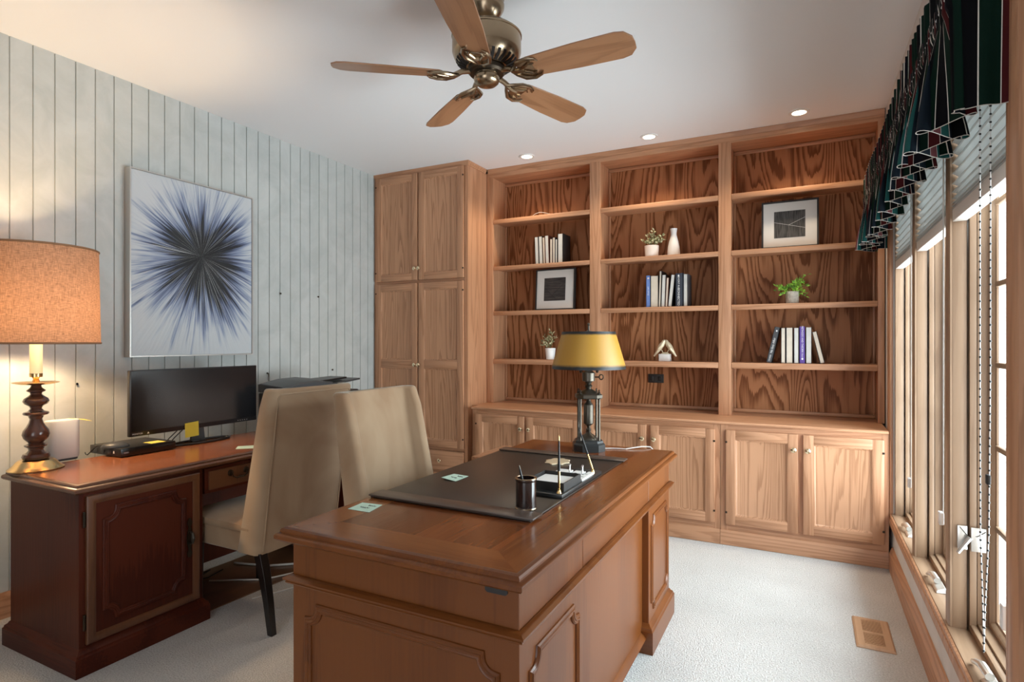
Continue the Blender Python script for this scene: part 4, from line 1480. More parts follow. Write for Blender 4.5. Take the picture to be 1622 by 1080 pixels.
m = MB(); m.tube([(0.34, 1.594, ZT + .052), (0.30, 1.575, ZT + .050), (0.275, 1.565, ZT + .028), (0.255, 1.555, ZT + .006), (0.22, 1.565, ZT + .004), (0.165, 1.59, ZT + .004)], 0.0022, 8); m.build('cable', M_black, t)
note('sticky_note', 'yellow sticky note lying flat on the black electronic box', [(0.440, 1.752, ZT + .0437), (0.440, 1.824, ZT + .0437), (0.368, 1.826, ZT + .0437), (0.368, 1.752, ZT + .0437)], M_note_y2)
# white rounded network box
t = thing('router', 'white rounded network box beside the table lamp', 'router', (0.250, 1.450, ZT))


def rrect(cx, cy, hx, hy, r, seg=6):
    out = []
    for sx, sy, st in ((1, 1, 0), (-1, 1, 90), (-1, -1, 180), (1, -1, 270)):
        for i in range(seg + 1):
            a = math.radians(st + 90 * i / seg)
            out.append((cx + sx * (hx - r) + r * math.cos(a), cy + sy * (hy - r) + r * math.sin(a)))
    return out


RB = lambda s, z, tilt=0: [(x, y, z + (0.355 - x) * tilt) for x, y in rrect(0.250, 1.450, 0.036 * s, 0.067 * s, 0.030 * s)]
m = MB(); m.loft([RB(0.94, ZT + .010), RB(1.0, ZT + .018), RB(1.0, ZT + .178), RB(0.96, ZT + .186), RB(0.90, ZT + .188)]); m.build('shell', M_router, t)
m = MB(); m.loft([RB(0.90, ZT + .0005), RB(0.90, ZT + .0098)]); m.build('base', M_darkg, t)
note('sticky_note', 'bright yellow sticky strip curling off the top of the white network box', [(0.272, 1.490, ZT + .1905), (0.232, 1.485, ZT + .1905), (0.222, 1.560, ZT + .176), (0.258, 1.575, ZT + .168)], M_note_y2)
note('paper_slip', 'pale paper slip at the front edge of the computer desk, by the chair', [(0.735, 2.000, ZT + .0006), (0.80, 2.06, ZT + .0006), (0.74, 2.13, ZT + .0006), (0.675, 2.06, ZT + .0006)], M_note_g)
# printer with a sheet feeder behind the chair
t = thing('printer', 'black printer with sheet feeder behind the chair on the computer desk', 'printer', (0.40, 2.80, ZT))
m = MB(); m.prism([(2.50, ZT + .001), (3.04, ZT + .001), (3.05, ZT + .20), (3.02, ZT + .235), (2.49, ZT + .235), (2.49, ZT + .02)], 0.305, 0.640, 'X'); m.build('body', M_black, t, bevel=0.008)
m = MB()
m.loft([[(x, 2.480, z0), (x, 2.66, z0), (x, 2.90, z0 + .004), (x, 2.90, z1 - .012), (x, 2.76, z1 + .004), (x, 2.62, z1), (x, 2.480, z1 - .024)] for x, z0, z1 in ((0.315, .98, 1.052), (0.33, .978, 1.056), (0.52, .978, 1.040), (0.535, .98, 1.034))])
m.build('sheet_feeder', M_darkg, t, bevel=0.006)
m = MB(); m.loft([[(0.33, 2.78, z), (0.52, 2.78, z), (0.50, 3.06, z + .012), (0.345, 3.06, z + .012)] for z in (1.028, 1.040)]); m.build('input_tray', M_black, t, bevel=0.003)
m = MB(); m.loft([[(0.40, 2.74, z), (0.545, 2.74, z), (0.53, 3.16, z + .035), (0.41, 3.16, z + .035)] for z in (0.992, 1.004)]); m.build('output_tray', M_darkg, t, bevel=0.003)
m = MB(); m.box(0.536, 0.5375, 2.56, 2.66, .992, 1.000); m.build('maker_plate', M_nickel, t)
# monitor cables
t = thing('cable_pair', 'two black cables dropping behind the monitor stand', 'cable', (0.30, 1.93, ZT))
for dy in (0, 0.03):
    m = MB(); m.tube([(0.331, 1.975 + dy, .835), (0.322, 1.955 + dy, .810), (0.305, 1.925 + dy, .775), (0.298, 1.90 + dy, .7435), (0.300, 1.86 + dy, .7432)], 0.003, 8); m.build('cable', M_black, t)

# wall pins
for (yy, zz, lab, mt) in ((2.92, 1.637, 'small dark nail in the panelled wall right of the painting', M_bronze), (3.278, 1.639, 'small dark nail in the panelled wall near the tall cabinet, at painting height', M_bronze),
                          (3.427, 1.073, 'small dark nail in the panelled wall above the printer tray', M_bronze), (1.629, 1.076, 'silver push pin in the panelled wall beside the table lamp', M_chrome)):
    m = MB(); m.lathe([(0.0025, 0.0), (0.0025, 0.008), (0.007, 0.009), (0.006, 0.013), (0.0005, 0.0135)], M=Matrix.Translation((0.0003, yy, zz)) @ Matrix.Rotation(PI / 2, 4, 'Y'), seg=12)
    tag(recenter(m.build('wall_pin', mt)), lab, 'pin', 'pins in the panelled wall')
m = MB(); m.tube([(0.001, 2.812, 1.075), (0.014, 2.812, 1.072), (0.016, 2.812, 1.058), (0.008, 2.816, 1.045), (0.002, 2.822, 1.02)], [0.006, 0.005, 0.003, 0.002, 0.0015], 8)
tag(recenter(m.build('wall_hook', M_bronze)), 'small rusty hook in the panelled wall above the printer', 'hook')

# cords on the floor
m = MB(); m.tube([(0.50, 2.02, .0125), (0.62, 2.10, .0115), (0.737, 2.163, .0115), (0.772, 2.222, .0115), (0.83, 2.33, .0125), (1.0, 2.46, .006), (1.3, 2.62, .0055), (1.7, 2.75, .0055)], 0.0045, 8)
tag(recenter(m.build('power_cord', M_cord)), 'pale cord crossing the brown mat under the chair', 'cord')
m = MB(); m.tube([(0.40, 2.25, .0135), (0.60, 2.303, .0135), (0.70, 2.381, .0135), (0.78, 2.46, .0135), (0.95, 2.57, .0075)], 0.0065, 8)
tag(recenter(m.build('power_cord', M_cord)), 'thick white cord running under the computer desk on the brown mat', 'cord')
m = MB(); m.tube([(0.87, 1.99, .0045), (0.92, 2.095, .0045), (0.944, 2.161, .0045), (1.02, 2.30, .0045), (1.2, 2.52, .0045)], 0.0035, 8)
tag(recenter(m.build('power_cord', M_cord)), 'thin cord lying on the carpet in front of the brown mat', 'cord')
m = MB(); m.tube([(0.36, 1.86, .0105), (0.40, 1.95, .0105), (0.42, 2.02, .0205), (0.41, 2.09, .0305), (0.39, 2.04, .0205), (0.41, 1.98, .0105), (0.45, 2.05, .0105), (0.42, 2.16, .0105)], 0.0032, 8)
tag(recenter(m.build('cable_loop', M_black)), 'black looped cable in the knee hole of the computer desk', 'cable')

# ------------------------------------------------------------------ painting
t = thing('painting', 'large abstract burst painting in dark blue and white on the panelled wall', 'painting', (0.02, 2.261, 1.730))
ya, yb, za, zb = 1.866, 2.656, 1.208, 2.254
m = MB(); m.box(0.006, 0.046, ya + 0.008, yb - 0.008, za + 0.008, zb - 0.008); m.build('canvas', M_burst, t, smooth=False)
m = MB()
m.sweep([(0.002, ya, za), (0.002, yb, za), (0.002, yb, zb), (0.002, ya, zb)], [(0, 0), (0, 0.050), (0.007, 0.050), (0.007, 0.040), (0.0075, 0)], True, Vector((1, 0, 0)))
m.build('frame', M_silver, t, smooth=False)

# ------------------------------------------------------------------ things on the executive desk
ZT = 0.770
t = thing('desk_pad', 'dark leather desk pad with side rails on the executive desk', 'desk pad', (2.34, 2.0, ZT))
m = MB(); m.box(2.048, 2.640, 1.512, 2.482, ZT + 0.0003, ZT + 0.0055, 0.0015); m.build('pad', M_leather, t)
M_rail = plain('pad_rail_leather', (0.075, 0.050, 0.038), 0.34)
for a, b in ((1.505, 1.575), (2.425, 2.490)):
    m = MB(); m.box(2.044, 2.652, a, b, ZT + 0.0056, ZT + 0.0125, 0.003); m.build('side_rail', M_rail, t)
zp = ZT + 0.0057
t = thing('pencil_cup', 'dark leather pencil cup on the near corner of the desk pad', 'pencil cup', (2.578, 1.612, zp))
c = (2.578, 1.612, zp)
m = MB(); m.lathe([(0.0325, 0.0003), (0.0335, 0.004), (0.0325, 0.008), (0.0315, 0.009), (0.0315, 0.086), (0.0325, 0.087), (0.0335, 0.091), (0.0325, 0.0955), (0.026, 0.0955), (0.0255, 0.012), (0.0005, 0.010)], c, 36); cu = m.build('cup', M_cuplea, t)
for z in (0.004, 0.0945):
    m = MB(); m.tube([(c[0] + 0.0315 * math.cos(2 * PI * i / 36), c[1] + 0.0315 * math.sin(2 * PI * i / 36), zp + z) for i in range(36)], 0.0028, 8, True); m.build('rim', M_antbrass, cu)


def pen(label, p0, p1, cols, name='pen', r=0.0042):
    a, b = Vector(p0), Vector(p1)
    t = thing(name, label, 'pen', p0)
    d = b - a
    m = MB(); m.tube([a, a + d * .05, a + d * .34], [0.0015, r, r * 0.95], 10); m.build('tip_section', cols[0], t)
    m = MB(); m.tube([a + d * .34, a + d * .36, a + d * .9], [r * 1.15, r * 1.15, r * .6], 10); m.build('barrel', cols[1], t)
    m = MB(); m.tube([a + d * .9, a + d * 1.0], [r * .6, 0.0012], 10); m.build('end_cap', cols[2], t)
    return t


pen('pen standing in the pencil cup', (2.588, 1.605, zp + 0.0115), (2.560, 1.600, zp + 0.135), (M_pewter, M_black, M_pewter), r=0.005)
# pen stand
t = thing('pen_stand', 'black marble desk stand with trays and two pen sockets on the desk pad', 'desk organizer', (2.57, 1.96, zp))
m = MB(); m.box(2.478, 2.637, 1.762, 2.172, zp + 0.0003, zp + 0.013, 0.002); m.build('base', M_slate, t)
m = MB()
m.box(2.486, 2.628, 1.800, 1.962, zp + 0.0131, zp + 0.017)
for q in ((2.486, 2.490, 1.800, 1.962), (2.624, 2.628, 1.800, 1.962), (2.490, 2.624, 1.800, 1.804), (2.490, 2.624, 1.958, 1.962)):
    m.box(*q, zp + 0.017, zp + 0.042)
m.build('tray', M_blackm, t, smooth=False)
for xx in (2.552, 2.603):
    m = MB(); m.tube([(xx, 2.045, zp + 0.0125), (xx, 2.045, zp + 0.048), (xx, 2.052, zp + 0.052)], 0.0038, 10); m.build('post', M_chrome, t)
for yy, xx in ((1.782, 2.618), (2.120, 2.618)):
    m = MB(); m.lathe([(0.009, 0.0128), (0.007, 0.018), (0.0055, 0.024), (0.0062, 0.027)], (xx, yy, zp), 16); m.build('pen_socket', M_brass, t)
m = MB(); m.box(2.494, 2.620, 1.808, 1.954, zp + 0.0173, zp + 0.030); tag(recenter(m.build('paper_stack', M_paper)), 'white note paper lying in the black tray of the desk stand', 'paper')
m = MB()   # two punched slots let the posts through
m.prism([(2.492, 1.970), (2.630, 1.970), (2.630, 2.100), (2.609, 2.100), (2.609, 2.039), (2.597, 2.039), (2.597, 2.100), (2.558, 2.100), (2.558, 2.039), (2.546, 2.039), (2.546, 2.100), (2.492, 2.100)], zp + 0.0133, zp + 0.0205, 'Z')
o = m.build('calendar_pad', M_paper, None)
tag(recenter(o), 'white calendar pad on the desk stand, held by two posts', 'notepad')
for r_ in range(5):
    for q in range(6):
        m = MB()
        x = -0.055 + q * 0.021
        y = -0.05 + r_ * 0.022
        m.box(x, x + 0.010, y, y + 0.004, 0.0073, 0.0077)
        if (r_ + q) % 2 == 0 and q > 2:
            m.build('print_mark', M_ink, o, world=False, smooth=False)
        else:
            m.bm.free()
pen('black and gold pen standing upright at the near end of the desk stand', (2.618, 1.782, zp + 0.024), (2.6145, 1.790, zp + 0.205), (M_brass, M_black, M_brass))
pen('black and gold pen leaning back at the far end of the desk stand', (2.618, 2.120, zp + 0.024), (2.552, 2.135, zp + 0.190), (M_brass, M_black, M_black))
# brass medallion
m = MB()
pts = []
for i in range(48):
    a = 2 * PI * i / 48
    k = 1 + 0.10 * math.cos(8 * a)
    pts.append((2.396 + 0.050 * k * math.cos(a), 2.305 + 0.062 * k * math.sin(a)))
m.loft([[(x, y, zp + .0004) for x, y in pts], [(x, y, zp + .003) for x, y in pts], [(2.396 + (x - 2.396) * .85, 2.305 + (y - 2.305) * .85, zp + .0055) for x, y in pts], [(2.396 + (x - 2.396) * .5, 2.305 + (y - 2.305) * .5, zp + .0048) for x, y in pts]])
tag(recenter(m.build('medallion', M_gold)), 'scalloped brass medallion on the far part of the desk pad', 'medallion')
zn = ZT + 0.0006
note('sticky_note', 'mint green sticky note on bare wood at the near end of the desk', [(2.078, 1.372, zn), (2.161, 1.374, zn), (2.145, 1.455, zn), (2.070, 1.447, zn)], M_note_g, 3)
zn = zp + 0.0006
note('sticky_note', 'mint green sticky note on the dark desk pad', [(2.129, 1.812, zn + .006), (2.196, 1.806, zn), (2.196, 1.898, zn), (2.125, 1.906, zn)], M_note_g, 5)
# dust smear is part of the worn top; nothing stands there

# ------------------------------------------------------------------ floor register
t = thing('floor_register', 'wooden floor vent set into the carpet by the windows', 'floor vent', (3.61, 2.995, 0))
x0, x1, y0, y1 = 3.538, 3.682, 2.845, 3.148
reg = wood('register_wood', (0.50, 0.30, 0.175), (0.38, 0.205, 0.105), 'Y', freq=5, rings=5, amt=0.4, fiber=0.5)
m = MB()
m.sweep([(x0, y0, 0.0008), (x1, y0, 0.0008), (x1, y1, 0.0008), (x0, y1, 0.0008)], [(0, 0), (0.001, 0.004), (0.008, 0.009), (0.034, 0.0095), (0.034, 0)], True, Vector((0, 0, 1)))
m.box(x0 + 0.034, x1 - 0.034, 2.988, 3.005, 0.001, 0.0092)
m.build('frame', reg, t)
m = MB(); m.box(x0 + 0.02, x1 - 0.02, y0 + 0.02, y1 - 0.02, 0.0009, 0.002); m.build('damper', M_gap, t, smooth=False)
m = MB()
for a, b in ((2.879, 2.988), (3.005, 3.114)):
    for i in range(7):
        yy = a + (i + 0.55) * (b - a) / 7.1
        m.box(x0 + 0.033, x1 - 0.033, yy, yy + 0.0078, 0.0021, 0.0085)
m.build('slats', reg, t, smooth=False)


# ------------------------------------------------------------------ things on the shelves
def book(x0, x1, zb, h, depth, cover, pages, label, group, yf=4.262, lean=0.0, spine=False, yaw=0.0, inset=None):
    """A hardback; page edges face the room unless spine is set."""
    w = x1 - x0
    t = thing('book', label, 'book', (x0, yf, zb), 0, group)
    T = Matrix.Translation((x0 if lean <= 0 else x0, yf, zb))
    piv = 0.0 if lean < 0 else w
    M = T @ Matrix.Translation((piv, 0, 0)) @ Matrix.Rotation(lean, 4, 'Y') @ Matrix.Translation((-piv, 0, 0))
    ct = min(0.0025, w * 0.14)
    e = 0.004
    m = MB()
    m.box(0, ct, 0, depth, 0.0006, h, M=M)
    m.box(w - ct, w, 0, depth, 0.0006, h, M=M)
    ys = (0, 0.003) if spine else (depth - 0.003, depth)
    m.box(0.0, w, ys[0], ys[1], 0.0006, h, M=M)
    c = m.build('cover', cover, t, smooth=False)
    m = MB()
    if spine:
        m.box(ct * 0.9, w - ct * 0.9, 0.003, depth - e, 0.003, h - e, M=M)
    else:
        m.box(ct * 0.9, w - ct * 0.9, 0.0015, depth - 0.003, 0.003, h - e, M=M)
    m.build('pages', pages, t, smooth=False)
    return t, c, M, w


g = 'books on the second shelf of the left column'
z = 1.9222
C1 = [(1.389, .031, .222, M_bookblk, M_pages2, 'white-edged book at the left end of the row on the left column'),
      (1.424, .031, .224, M_bookblk, M_pages2, 'second book from the left end of the row on the left column, black covers'),
      (1.458, .019, .214, M_bookbrn, M_pages, 'thin tan book, third in the row on the left column'),
      (1.480, .030, .226, M_bookbrn, M_pages2, 'pale book with dark red back cover on the left column shelf'),
      (1.517, .021, .196, M_bookbrn, M_pages, 'short narrow pale book, fifth in the row on the left column'),
      (1.540, .021, .206, M_bookslate, M_pages, 'tan book, sixth in the row on the left column'),
      (1.563, .017, .190, M_bookblk, M_pages2, 'thinnest and shortest pale book on the left column shelf'),
      (1.585, .042, .232, M_bookblk, M_pages2, 'thick book with black side at the right end of the left column row')]
for x, w, h, cv, pg, lab in C1:
    book(x, x + w, z, h, 0.165, cv, pg, lab, g, lean=-0.035 if x < 1.5 else 0.0)
g = 'books on the middle column shelf'
z = 1.5482
t, c, M, w = book(2.290, 2.321, z, .234, 0.16, M_bookblue, M_pages, 'blue-spined book at the left end of the middle column row', g, spine=True)
text('LIFE STYLE', 0.014, M_print, 'spine_title', c, M @ Matrix.Translation((w / 2, -0.0003, 0.120)) @ Matrix.Rotation(PI / 2, 4, 'Y') @ Matrix.Rotation(PI / 2, 4, 'X') @ Matrix.Rotation(0, 4, 'Z'))
m = MB(); m.box(w * .35, w * .75, -0.0006, 0, .208, .220, M=M); m.build('spine_mark', M_pot, c, smooth=False)
C2 = [(2.3235, .056, .233, M_bookblk, M_pages, 'thick book with cream page edges beside the blue book', 0),
      (2.381, .016, .264, M_bookblk, M_pages, 'tallest thin black book rising above the middle column row', 0.03),
      (2.3995, .028, .236, M_bookblk, M_pages2, 'white-edged book in the middle of the middle column row', 0.035),
      (2.4295, .017, .214, M_bookbrn, M_pages, 'shortest thin brown book in the middle column row', 0.05),
      (2.449, .027, .234, M_bookblk, M_pages2, 'leaning grey-edged book left of the black spine, middle column', 0.105)]
for x, w, h, cv, pg, lab, ln in C2:
    book(x, x + w, z, h, 0.16, cv, pg, lab, g, lean=ln)
t, c, M, w = book(2.503, 2.556, z, .240, 0.16, M_bookslate, M_pages, 'thick black book with white spine lettering, middle column', g, spine=True)
for s_, zz, sz in (('SHORT RUN', .168, 0.017), ('CONNECTED', .070, 0.021)):
    text(s_, sz, M_print, 'spine_title', c, M @ Matrix.Translation((w * .42, -0.0003, zz)) @ Matrix.Rotation(PI / 2, 4, 'Y') @ Matrix.Rotation(PI / 2, 4, 'X'))
m = MB(); m.ball((w * .42, -0.0002, .222), (0.006, 0.0006, 0.008), 12, M=M); m.build('spine_mark', M_print, c)
book(2.558, 2.586, z, .236, 0.16, M_bookgrey, M_pages2, 'dark grey book at the right end of the middle column row', g, yf=4.275)
g = 'books on the lower shelf of the right column'
z = 1.1502
t, c, M, w = book(3.104, 3.137, z, .244, 0.16, M_bookgrey, M_pages, 'charcoal-spined book leaning right at the left end, right column', g, lean=0.22, spine=True)
for s_, zz, sz in (('No Easy Affair', .118, 0.018), ('STORIES', .032, 0.012)):
    text(s_, sz, M_print, 'spine_title', c, M @ Matrix.Translation((w / 2, -0.0003, zz)) @ Matrix.Rotation(-PI / 2, 4, 'Y') @ Matrix.Rotation(PI / 2, 4, 'X'))
m = MB(); m.ball((w * .55, -0.0002, .218), (0.005, 0.0006, 0.006), 12, M=M); m.build('spine_mark', M_print, c)
C3 = [(3.1965, .026, .238, M_bookblk, M_pages, 'narrow cream-edged book beside the leaning charcoal book'),
      (3.2270, .040, .240, M_bookblk, M_pages, 'thick cream-edged book on the right column shelf'),
      (3.2735, .029, .238, M_bookblk, M_pages2, 'white-edged book left of the purple book'),
      (3.3440, .034, .241, M_bookblk, M_pages2, 'white-edged book right of the purple book')]
for x, w, h, cv, pg, lab in C3:
    book(x, x + w, z, h, 0.16, cv, pg, lab, g)
t, c, M, w = book(3.3055, 3.3405, z, .243, 0.16, M_bookpur, M_pages, 'purple-spined book with white title on the right column shelf', g, spine=True)
for s_, zz, sz in (('METHODS AND THEORY', .160, 0.0155), ('F. A. Olson', .066, 0.012)):
    text(s_, sz, M_print, 'spine_title', c, M @ Matrix.Translation((w / 2, -0.0003, zz)) @ Matrix.Rotation(PI / 2, 4, 'Y') @ Matrix.Rotation(PI / 2, 4, 'X'))
m = MB(); m.ball((w / 2, -0.0002, .030), (0.006, 0.0006, 0.007), 12, M=M); m.build('spine_mark', M_print, c)
book(3.428, 3.454, z, .214, 0.16, M_bookblk, M_pages, 'black book leaning left at the right end, right column', g, lean=-0.225)


def picture(label, x0, x1, z0, h, depth_y, tilt, yaw, art):
    cx = (x0 + x1) / 2
    t = thing('picture_frame', label, 'picture', (cx, depth_y, z0))
    w = x1 - x0
    M = Matrix.Translation((cx, depth_y, z0)) @ Matrix.Rotation(yaw, 4, 'Z') @ Matrix.Rotation(-tilt, 4, 'X') @ Matrix.Translation((0, 0, 0.0028))
    hw = w / 2
    m = MB()
    fr = 0.011
    for q in ((-hw, -hw + fr, 0, h), (hw - fr, hw, 0, h), (-hw + fr, hw - fr, 0, fr), (-hw + fr, hw - fr, h - fr, h)):
        m.box(q[0], q[1], 0, 0.028, q[2], q[3], M=M)
    m.build('frame', M_blackm, t, smooth=False)
    m = MB(); m.box(-hw + fr, hw - fr, 0.006, 0.020, fr, h - fr, M=M); mt = m.build('mat_board', M_mat, t, smooth=False)
    a0, a1, b0, b1, lines, mat = art
    m = MB(); m.box(a0, a1, 0.0048, 0.006, b0, b1, M=M); ar = m.build('artwork', mat, mt, smooth=False)
    for p, q in lines:
        m = MB(); m.tube([M @ Vector((p[0], 0.0044, p[1])), M @ Vector((q[0], 0.0044, q[1]))], 0.0009, 5); m.build('score_line', M_print if mat is M_art2 else M_gap, ar)
    return t


def ridged(name, col, scale):
    mm, nt, b = new_mat(name)
    v = coords(nt, scale)
    n = N(nt, 'ShaderNodeTexNoise'); n.inputs['Scale'].default_value = 1.0; n.inputs['Detail'].default_value = 3
    nt.links.new(v, n.inputs['Vector'])
    r = ramp(nt, [(0.35, tuple(c * 0.35 for c in col)), (0.66, tuple(c * 1.7 for c in col))])
    nt.links.new(n.outputs[0], r.inputs[0]); nt.links.new(r.outputs[0], b.inputs['Base Color'])
    b.inputs['Roughness'].default_value = 0.6
    return mm


M_art1 = ridged('dark_ridged_print', (0.036, 0.028, 0.025), (12, 12, 130))
M_art2 = ridged('dark_lined_print', (0.050, 0.046, 0.043), (160, 160, 14))
picture('square black-framed picture leaning back on the left column shelf', 1.362, 1.712, 1.5482, 0.335, 4.300, 0.07, math.radians(-3), (-0.098, 0.092, 0.075, 0.262, [((-0.098, 0.19), (0.02, 0.075)), ((0.092, 0.225), (-0.02, 0.125))], M_art1))
picture('square black-framed picture on the right column shelf beside the valance', 3.073, 3.420, 1.9222, 0.320, 4.300, 0.04, math.radians(-1), (-0.095, 0.094, 0.070, 0.250, [((-0.095, 0.178), (0.094, 0.128)), ((-0.005, 0.155), (0.094, 0.200))], M_art2))


def leafmesh(m, p, d, up, L, Wd):
    d = d.normalized()
    s = d.cross(up)
    s = s.normalized() if s.length > 1e-4 else Vector((1, 0, 0))
    n = s.cross(d).normalized()
    a = m.bm.verts.new(p)
    b = m.bm.verts.new(p + d * L * .45 + s * Wd / 2 + n * L * .08)
    c = m.bm.verts.new(p + d * L)
    e = m.bm.verts.new(p + d * L * .45 - s * Wd / 2 + n * L * .08)
    k = m.bm.verts.new(p + d * L * .5 - n * L * .04)
    m.face((a, b, k)); m.face((b, c, k)); m.face((a, k, e)); m.face((k, c, e))


def plant(label, cx, cy, z, pot_r, pot_r2, pot_h, pot_mat, stems, L, Wd, mats, seed, per=14, cat='plant'):
    t = thing('potted_plant', label, cat, (cx, cy, z))
    m = MB(); m.lathe([(pot_r2 * .94, 0.0004), (pot_r2, 0.003), (pot_r, pot_h - 0.002), (pot_r * .985, pot_h), (pot_r * .9, pot_h - 0.001), (pot_r * .86, pot_h - 0.012), (0.0005, pot_h - 0.013)], (cx, cy, z), 32); m.build('pot', pot_mat, t)
    rnd = random.Random(seed)
    ms, ml = MB(), MB()
    base = Vector((cx, cy, z + pot_h - 0.012))
    for sx, sy, sz, dens in stems:
        tip = Vector((cx + sx, cy + sy, z + sz))
        mid = (base + tip) / 2 + Vector((-sx * .12, 0, 0.022))
        pts = [base * (1 - u) ** 2 + mid * 2 * u * (1 - u) + tip * u * u for u in [i / 8 for i in range(9)]]
        ms.tube(pts, 0.0012, 5)
        for i in range(int(per * dens)):
            u = 0.30 + 0.72 * rnd.random()
            p = base * (1 - u) ** 2 + mid * 2 * u * (1 - u) + tip * u * u
            dr = Vector((rnd.uniform(-1, 1), rnd.uniform(-1, .5), rnd.uniform(-.45, 1))) + (tip - base).normalized() * .5
            ml.mi = 0 if rnd.random() < 0.62 else 1
            leafmesh(ml, p + dr.normalized() * 0.004, dr, Vector((rnd.uniform(-1, 1), rnd.uniform(-1, 1), rnd.uniform(-.3, 1))), L * rnd.uniform(.7, 1.2), Wd * rnd.uniform(.7, 1.2))
    ms.build('stems', M_stem, t)
    ml.build('foliage', mats, t, smooth=False)
    return t


M_leaf4 = plain('dark_green_leaf', (0.12, 0.28, 0.03), 0.5, var=0.4, vscale=40)
plant('small variegated plant in a blush pot next to the white vase', 2.324, 4.295, 1.9222, 0.052, 0.048, 0.083, M_pot,
      [(-.062, 0, .115, 1), (-.035, -.01, .155, 1), (-.010, 0, .165, 1), (.018, -.012, .190, 1), (.050, 0, .150, 1), (.090, -.01, .150, 1.2), (.094, -.02, .120, 1.2), (.080, -.03, .095, 1), (.030, -.03, .120, 1), (-.03, -.03, .110, 1), (-.075, 0, .125, .6)], 0.021, 0.012, [M_leaf1, M_leaf2], 4, 17)
plant('bright green trailing plant in a concrete pot on the right column', 3.262, 4.315, 1.5482, 0.042, 0.039, 0.082, M_concrete,
      [(-.095, 0, .120, 1.3), (-.075, -.02, .095, 1), (-.060, -.03, .060, .9), (-.020, -.02, .110, 1), (.015, -.03, .135, 1.2), (.040, -.01, .160, 1.2), (.068, -.02, .140, 1.2), (.085, 0, .115, .8), (.075, -.02, .070, 1), (.080, -.01, .045, .6), (.098, .02, .200, .6), (.02, -.04, .085, 1), (-.1, 0, .09, .5)], 0.024, 0.009, [M_leaf3, M_leaf4], 9, 30)
plant('small variegated plant in a white pot half behind the yellow lamp shade', 1.500, 4.31, 1.1502, 0.043, 0.034, 0.093, M_potw,
      [(-.080, 0, .150, 1), (-.070, -.01, .115, 1), (-.050, -.01, .190, 1), (-.020, -.01, .210, 1), (.005, 0, .235, 1), (.030, -.01, .215, 1), (.05, 0, .18, 1), (-.02, -.03, .16, 1), (.03, -.03, .14, 1), (-.04, -.03, .13, 1)], 0.022, 0.011, [M_leaf1, M_leaf2], 6, 15)
t = thing('vase', 'slim white matte bottle vase on the middle column shelf', 'vase', (2.474, 4.345, 1.9222))
m = MB(); m.lathe([(0.042, 0.0004), (0.046, 0.004), (0.046, 0.030), (0.042, 0.070), (0.034, 0.110), (0.024, 0.145), (0.020, 0.160), (0.020, 0.172), (0.0245, 0.206), (0.0225, 0.206), (0.018, 0.172), (0.018, 0.10), (0.0005, 0.09)], (2.474, 4.345, 1.9222), 36); m.build('body', M_vase, t)
# pair of birds on a stone block
t = thing('bird_figurine', 'gold pair of birds on a pale stone block, middle column', 'figurine', (2.418, 4.31, 1.1502))
bx, by, bz = 2.418, 4.31, 1.1502
m = MB(); m.box(bx - .040, bx + .040, by - .03, by + .03, bz + .0004, bz + .054, 0.003); m.build('block', M_marble, t)
m = MB(); m.tube([(bx - .026, by, bz + .0545), (bx - .01, by, bz + .060), (bx + .014, by, bz + .059), (bx + .028, by, bz + .056)], [.004, .007, .007, .004], 10); m.build('branch', M_gold, t)
for s, y0 in ((-1, by - .004), (1, by + .006)):
    m = MB()
    pt = [(bx + s * .080, y0, bz + .036), (bx + s * .066, y0, bz + .056), (bx + s * .050, y0, bz + .080), (bx + s * .034, y0, bz + .106), (bx + s * .020, y0, bz + .124), (bx + s * .013, y0, bz + .136), (bx + s * .008, y0, bz + .148), (bx + s * .001, y0, bz + .157)]
    m.tube(pt, [.006, .009, .014, .019, .019, .0145, .013, .005], 14)
    m.tube([(bx + s * .004, y0, bz + .146), (bx - s * .004, y0 - .004, bz + .137)], [.005, .001], 8)
    b_ = m.build('bird', M_gold, t)
    m = MB(); m.tube([(bx + s * .062, y0 - .012, bz + .062), (bx + s * .040, y0 - .017, bz + .094), (bx + s * .026, y0 - .016, bz + .114)], [.002, .012, .006], 8); m.build('wing', M_gold, b_)
    m = MB(); m.tube([(bx + s * .014, y0, bz + .064), (bx + s * .030, y0, bz + .092)], .003, 6); m.build('foot', M_gold, b_)
# loose wire on the top shelf
m = MB(); m.tube([(1.375, 4.245, 2.3155), (1.40, 4.25, 2.330), (1.43, 4.255, 2.338), (1.47, 4.26, 2.331), (1.52, 4.26, 2.3155), (1.56, 4.29, 2.3145)], 0.0018, 6)
tag(recenter(m.build('loose_wire', M_cord)), 'thin pale wire curling on the top shelf of the left column', 'wire')

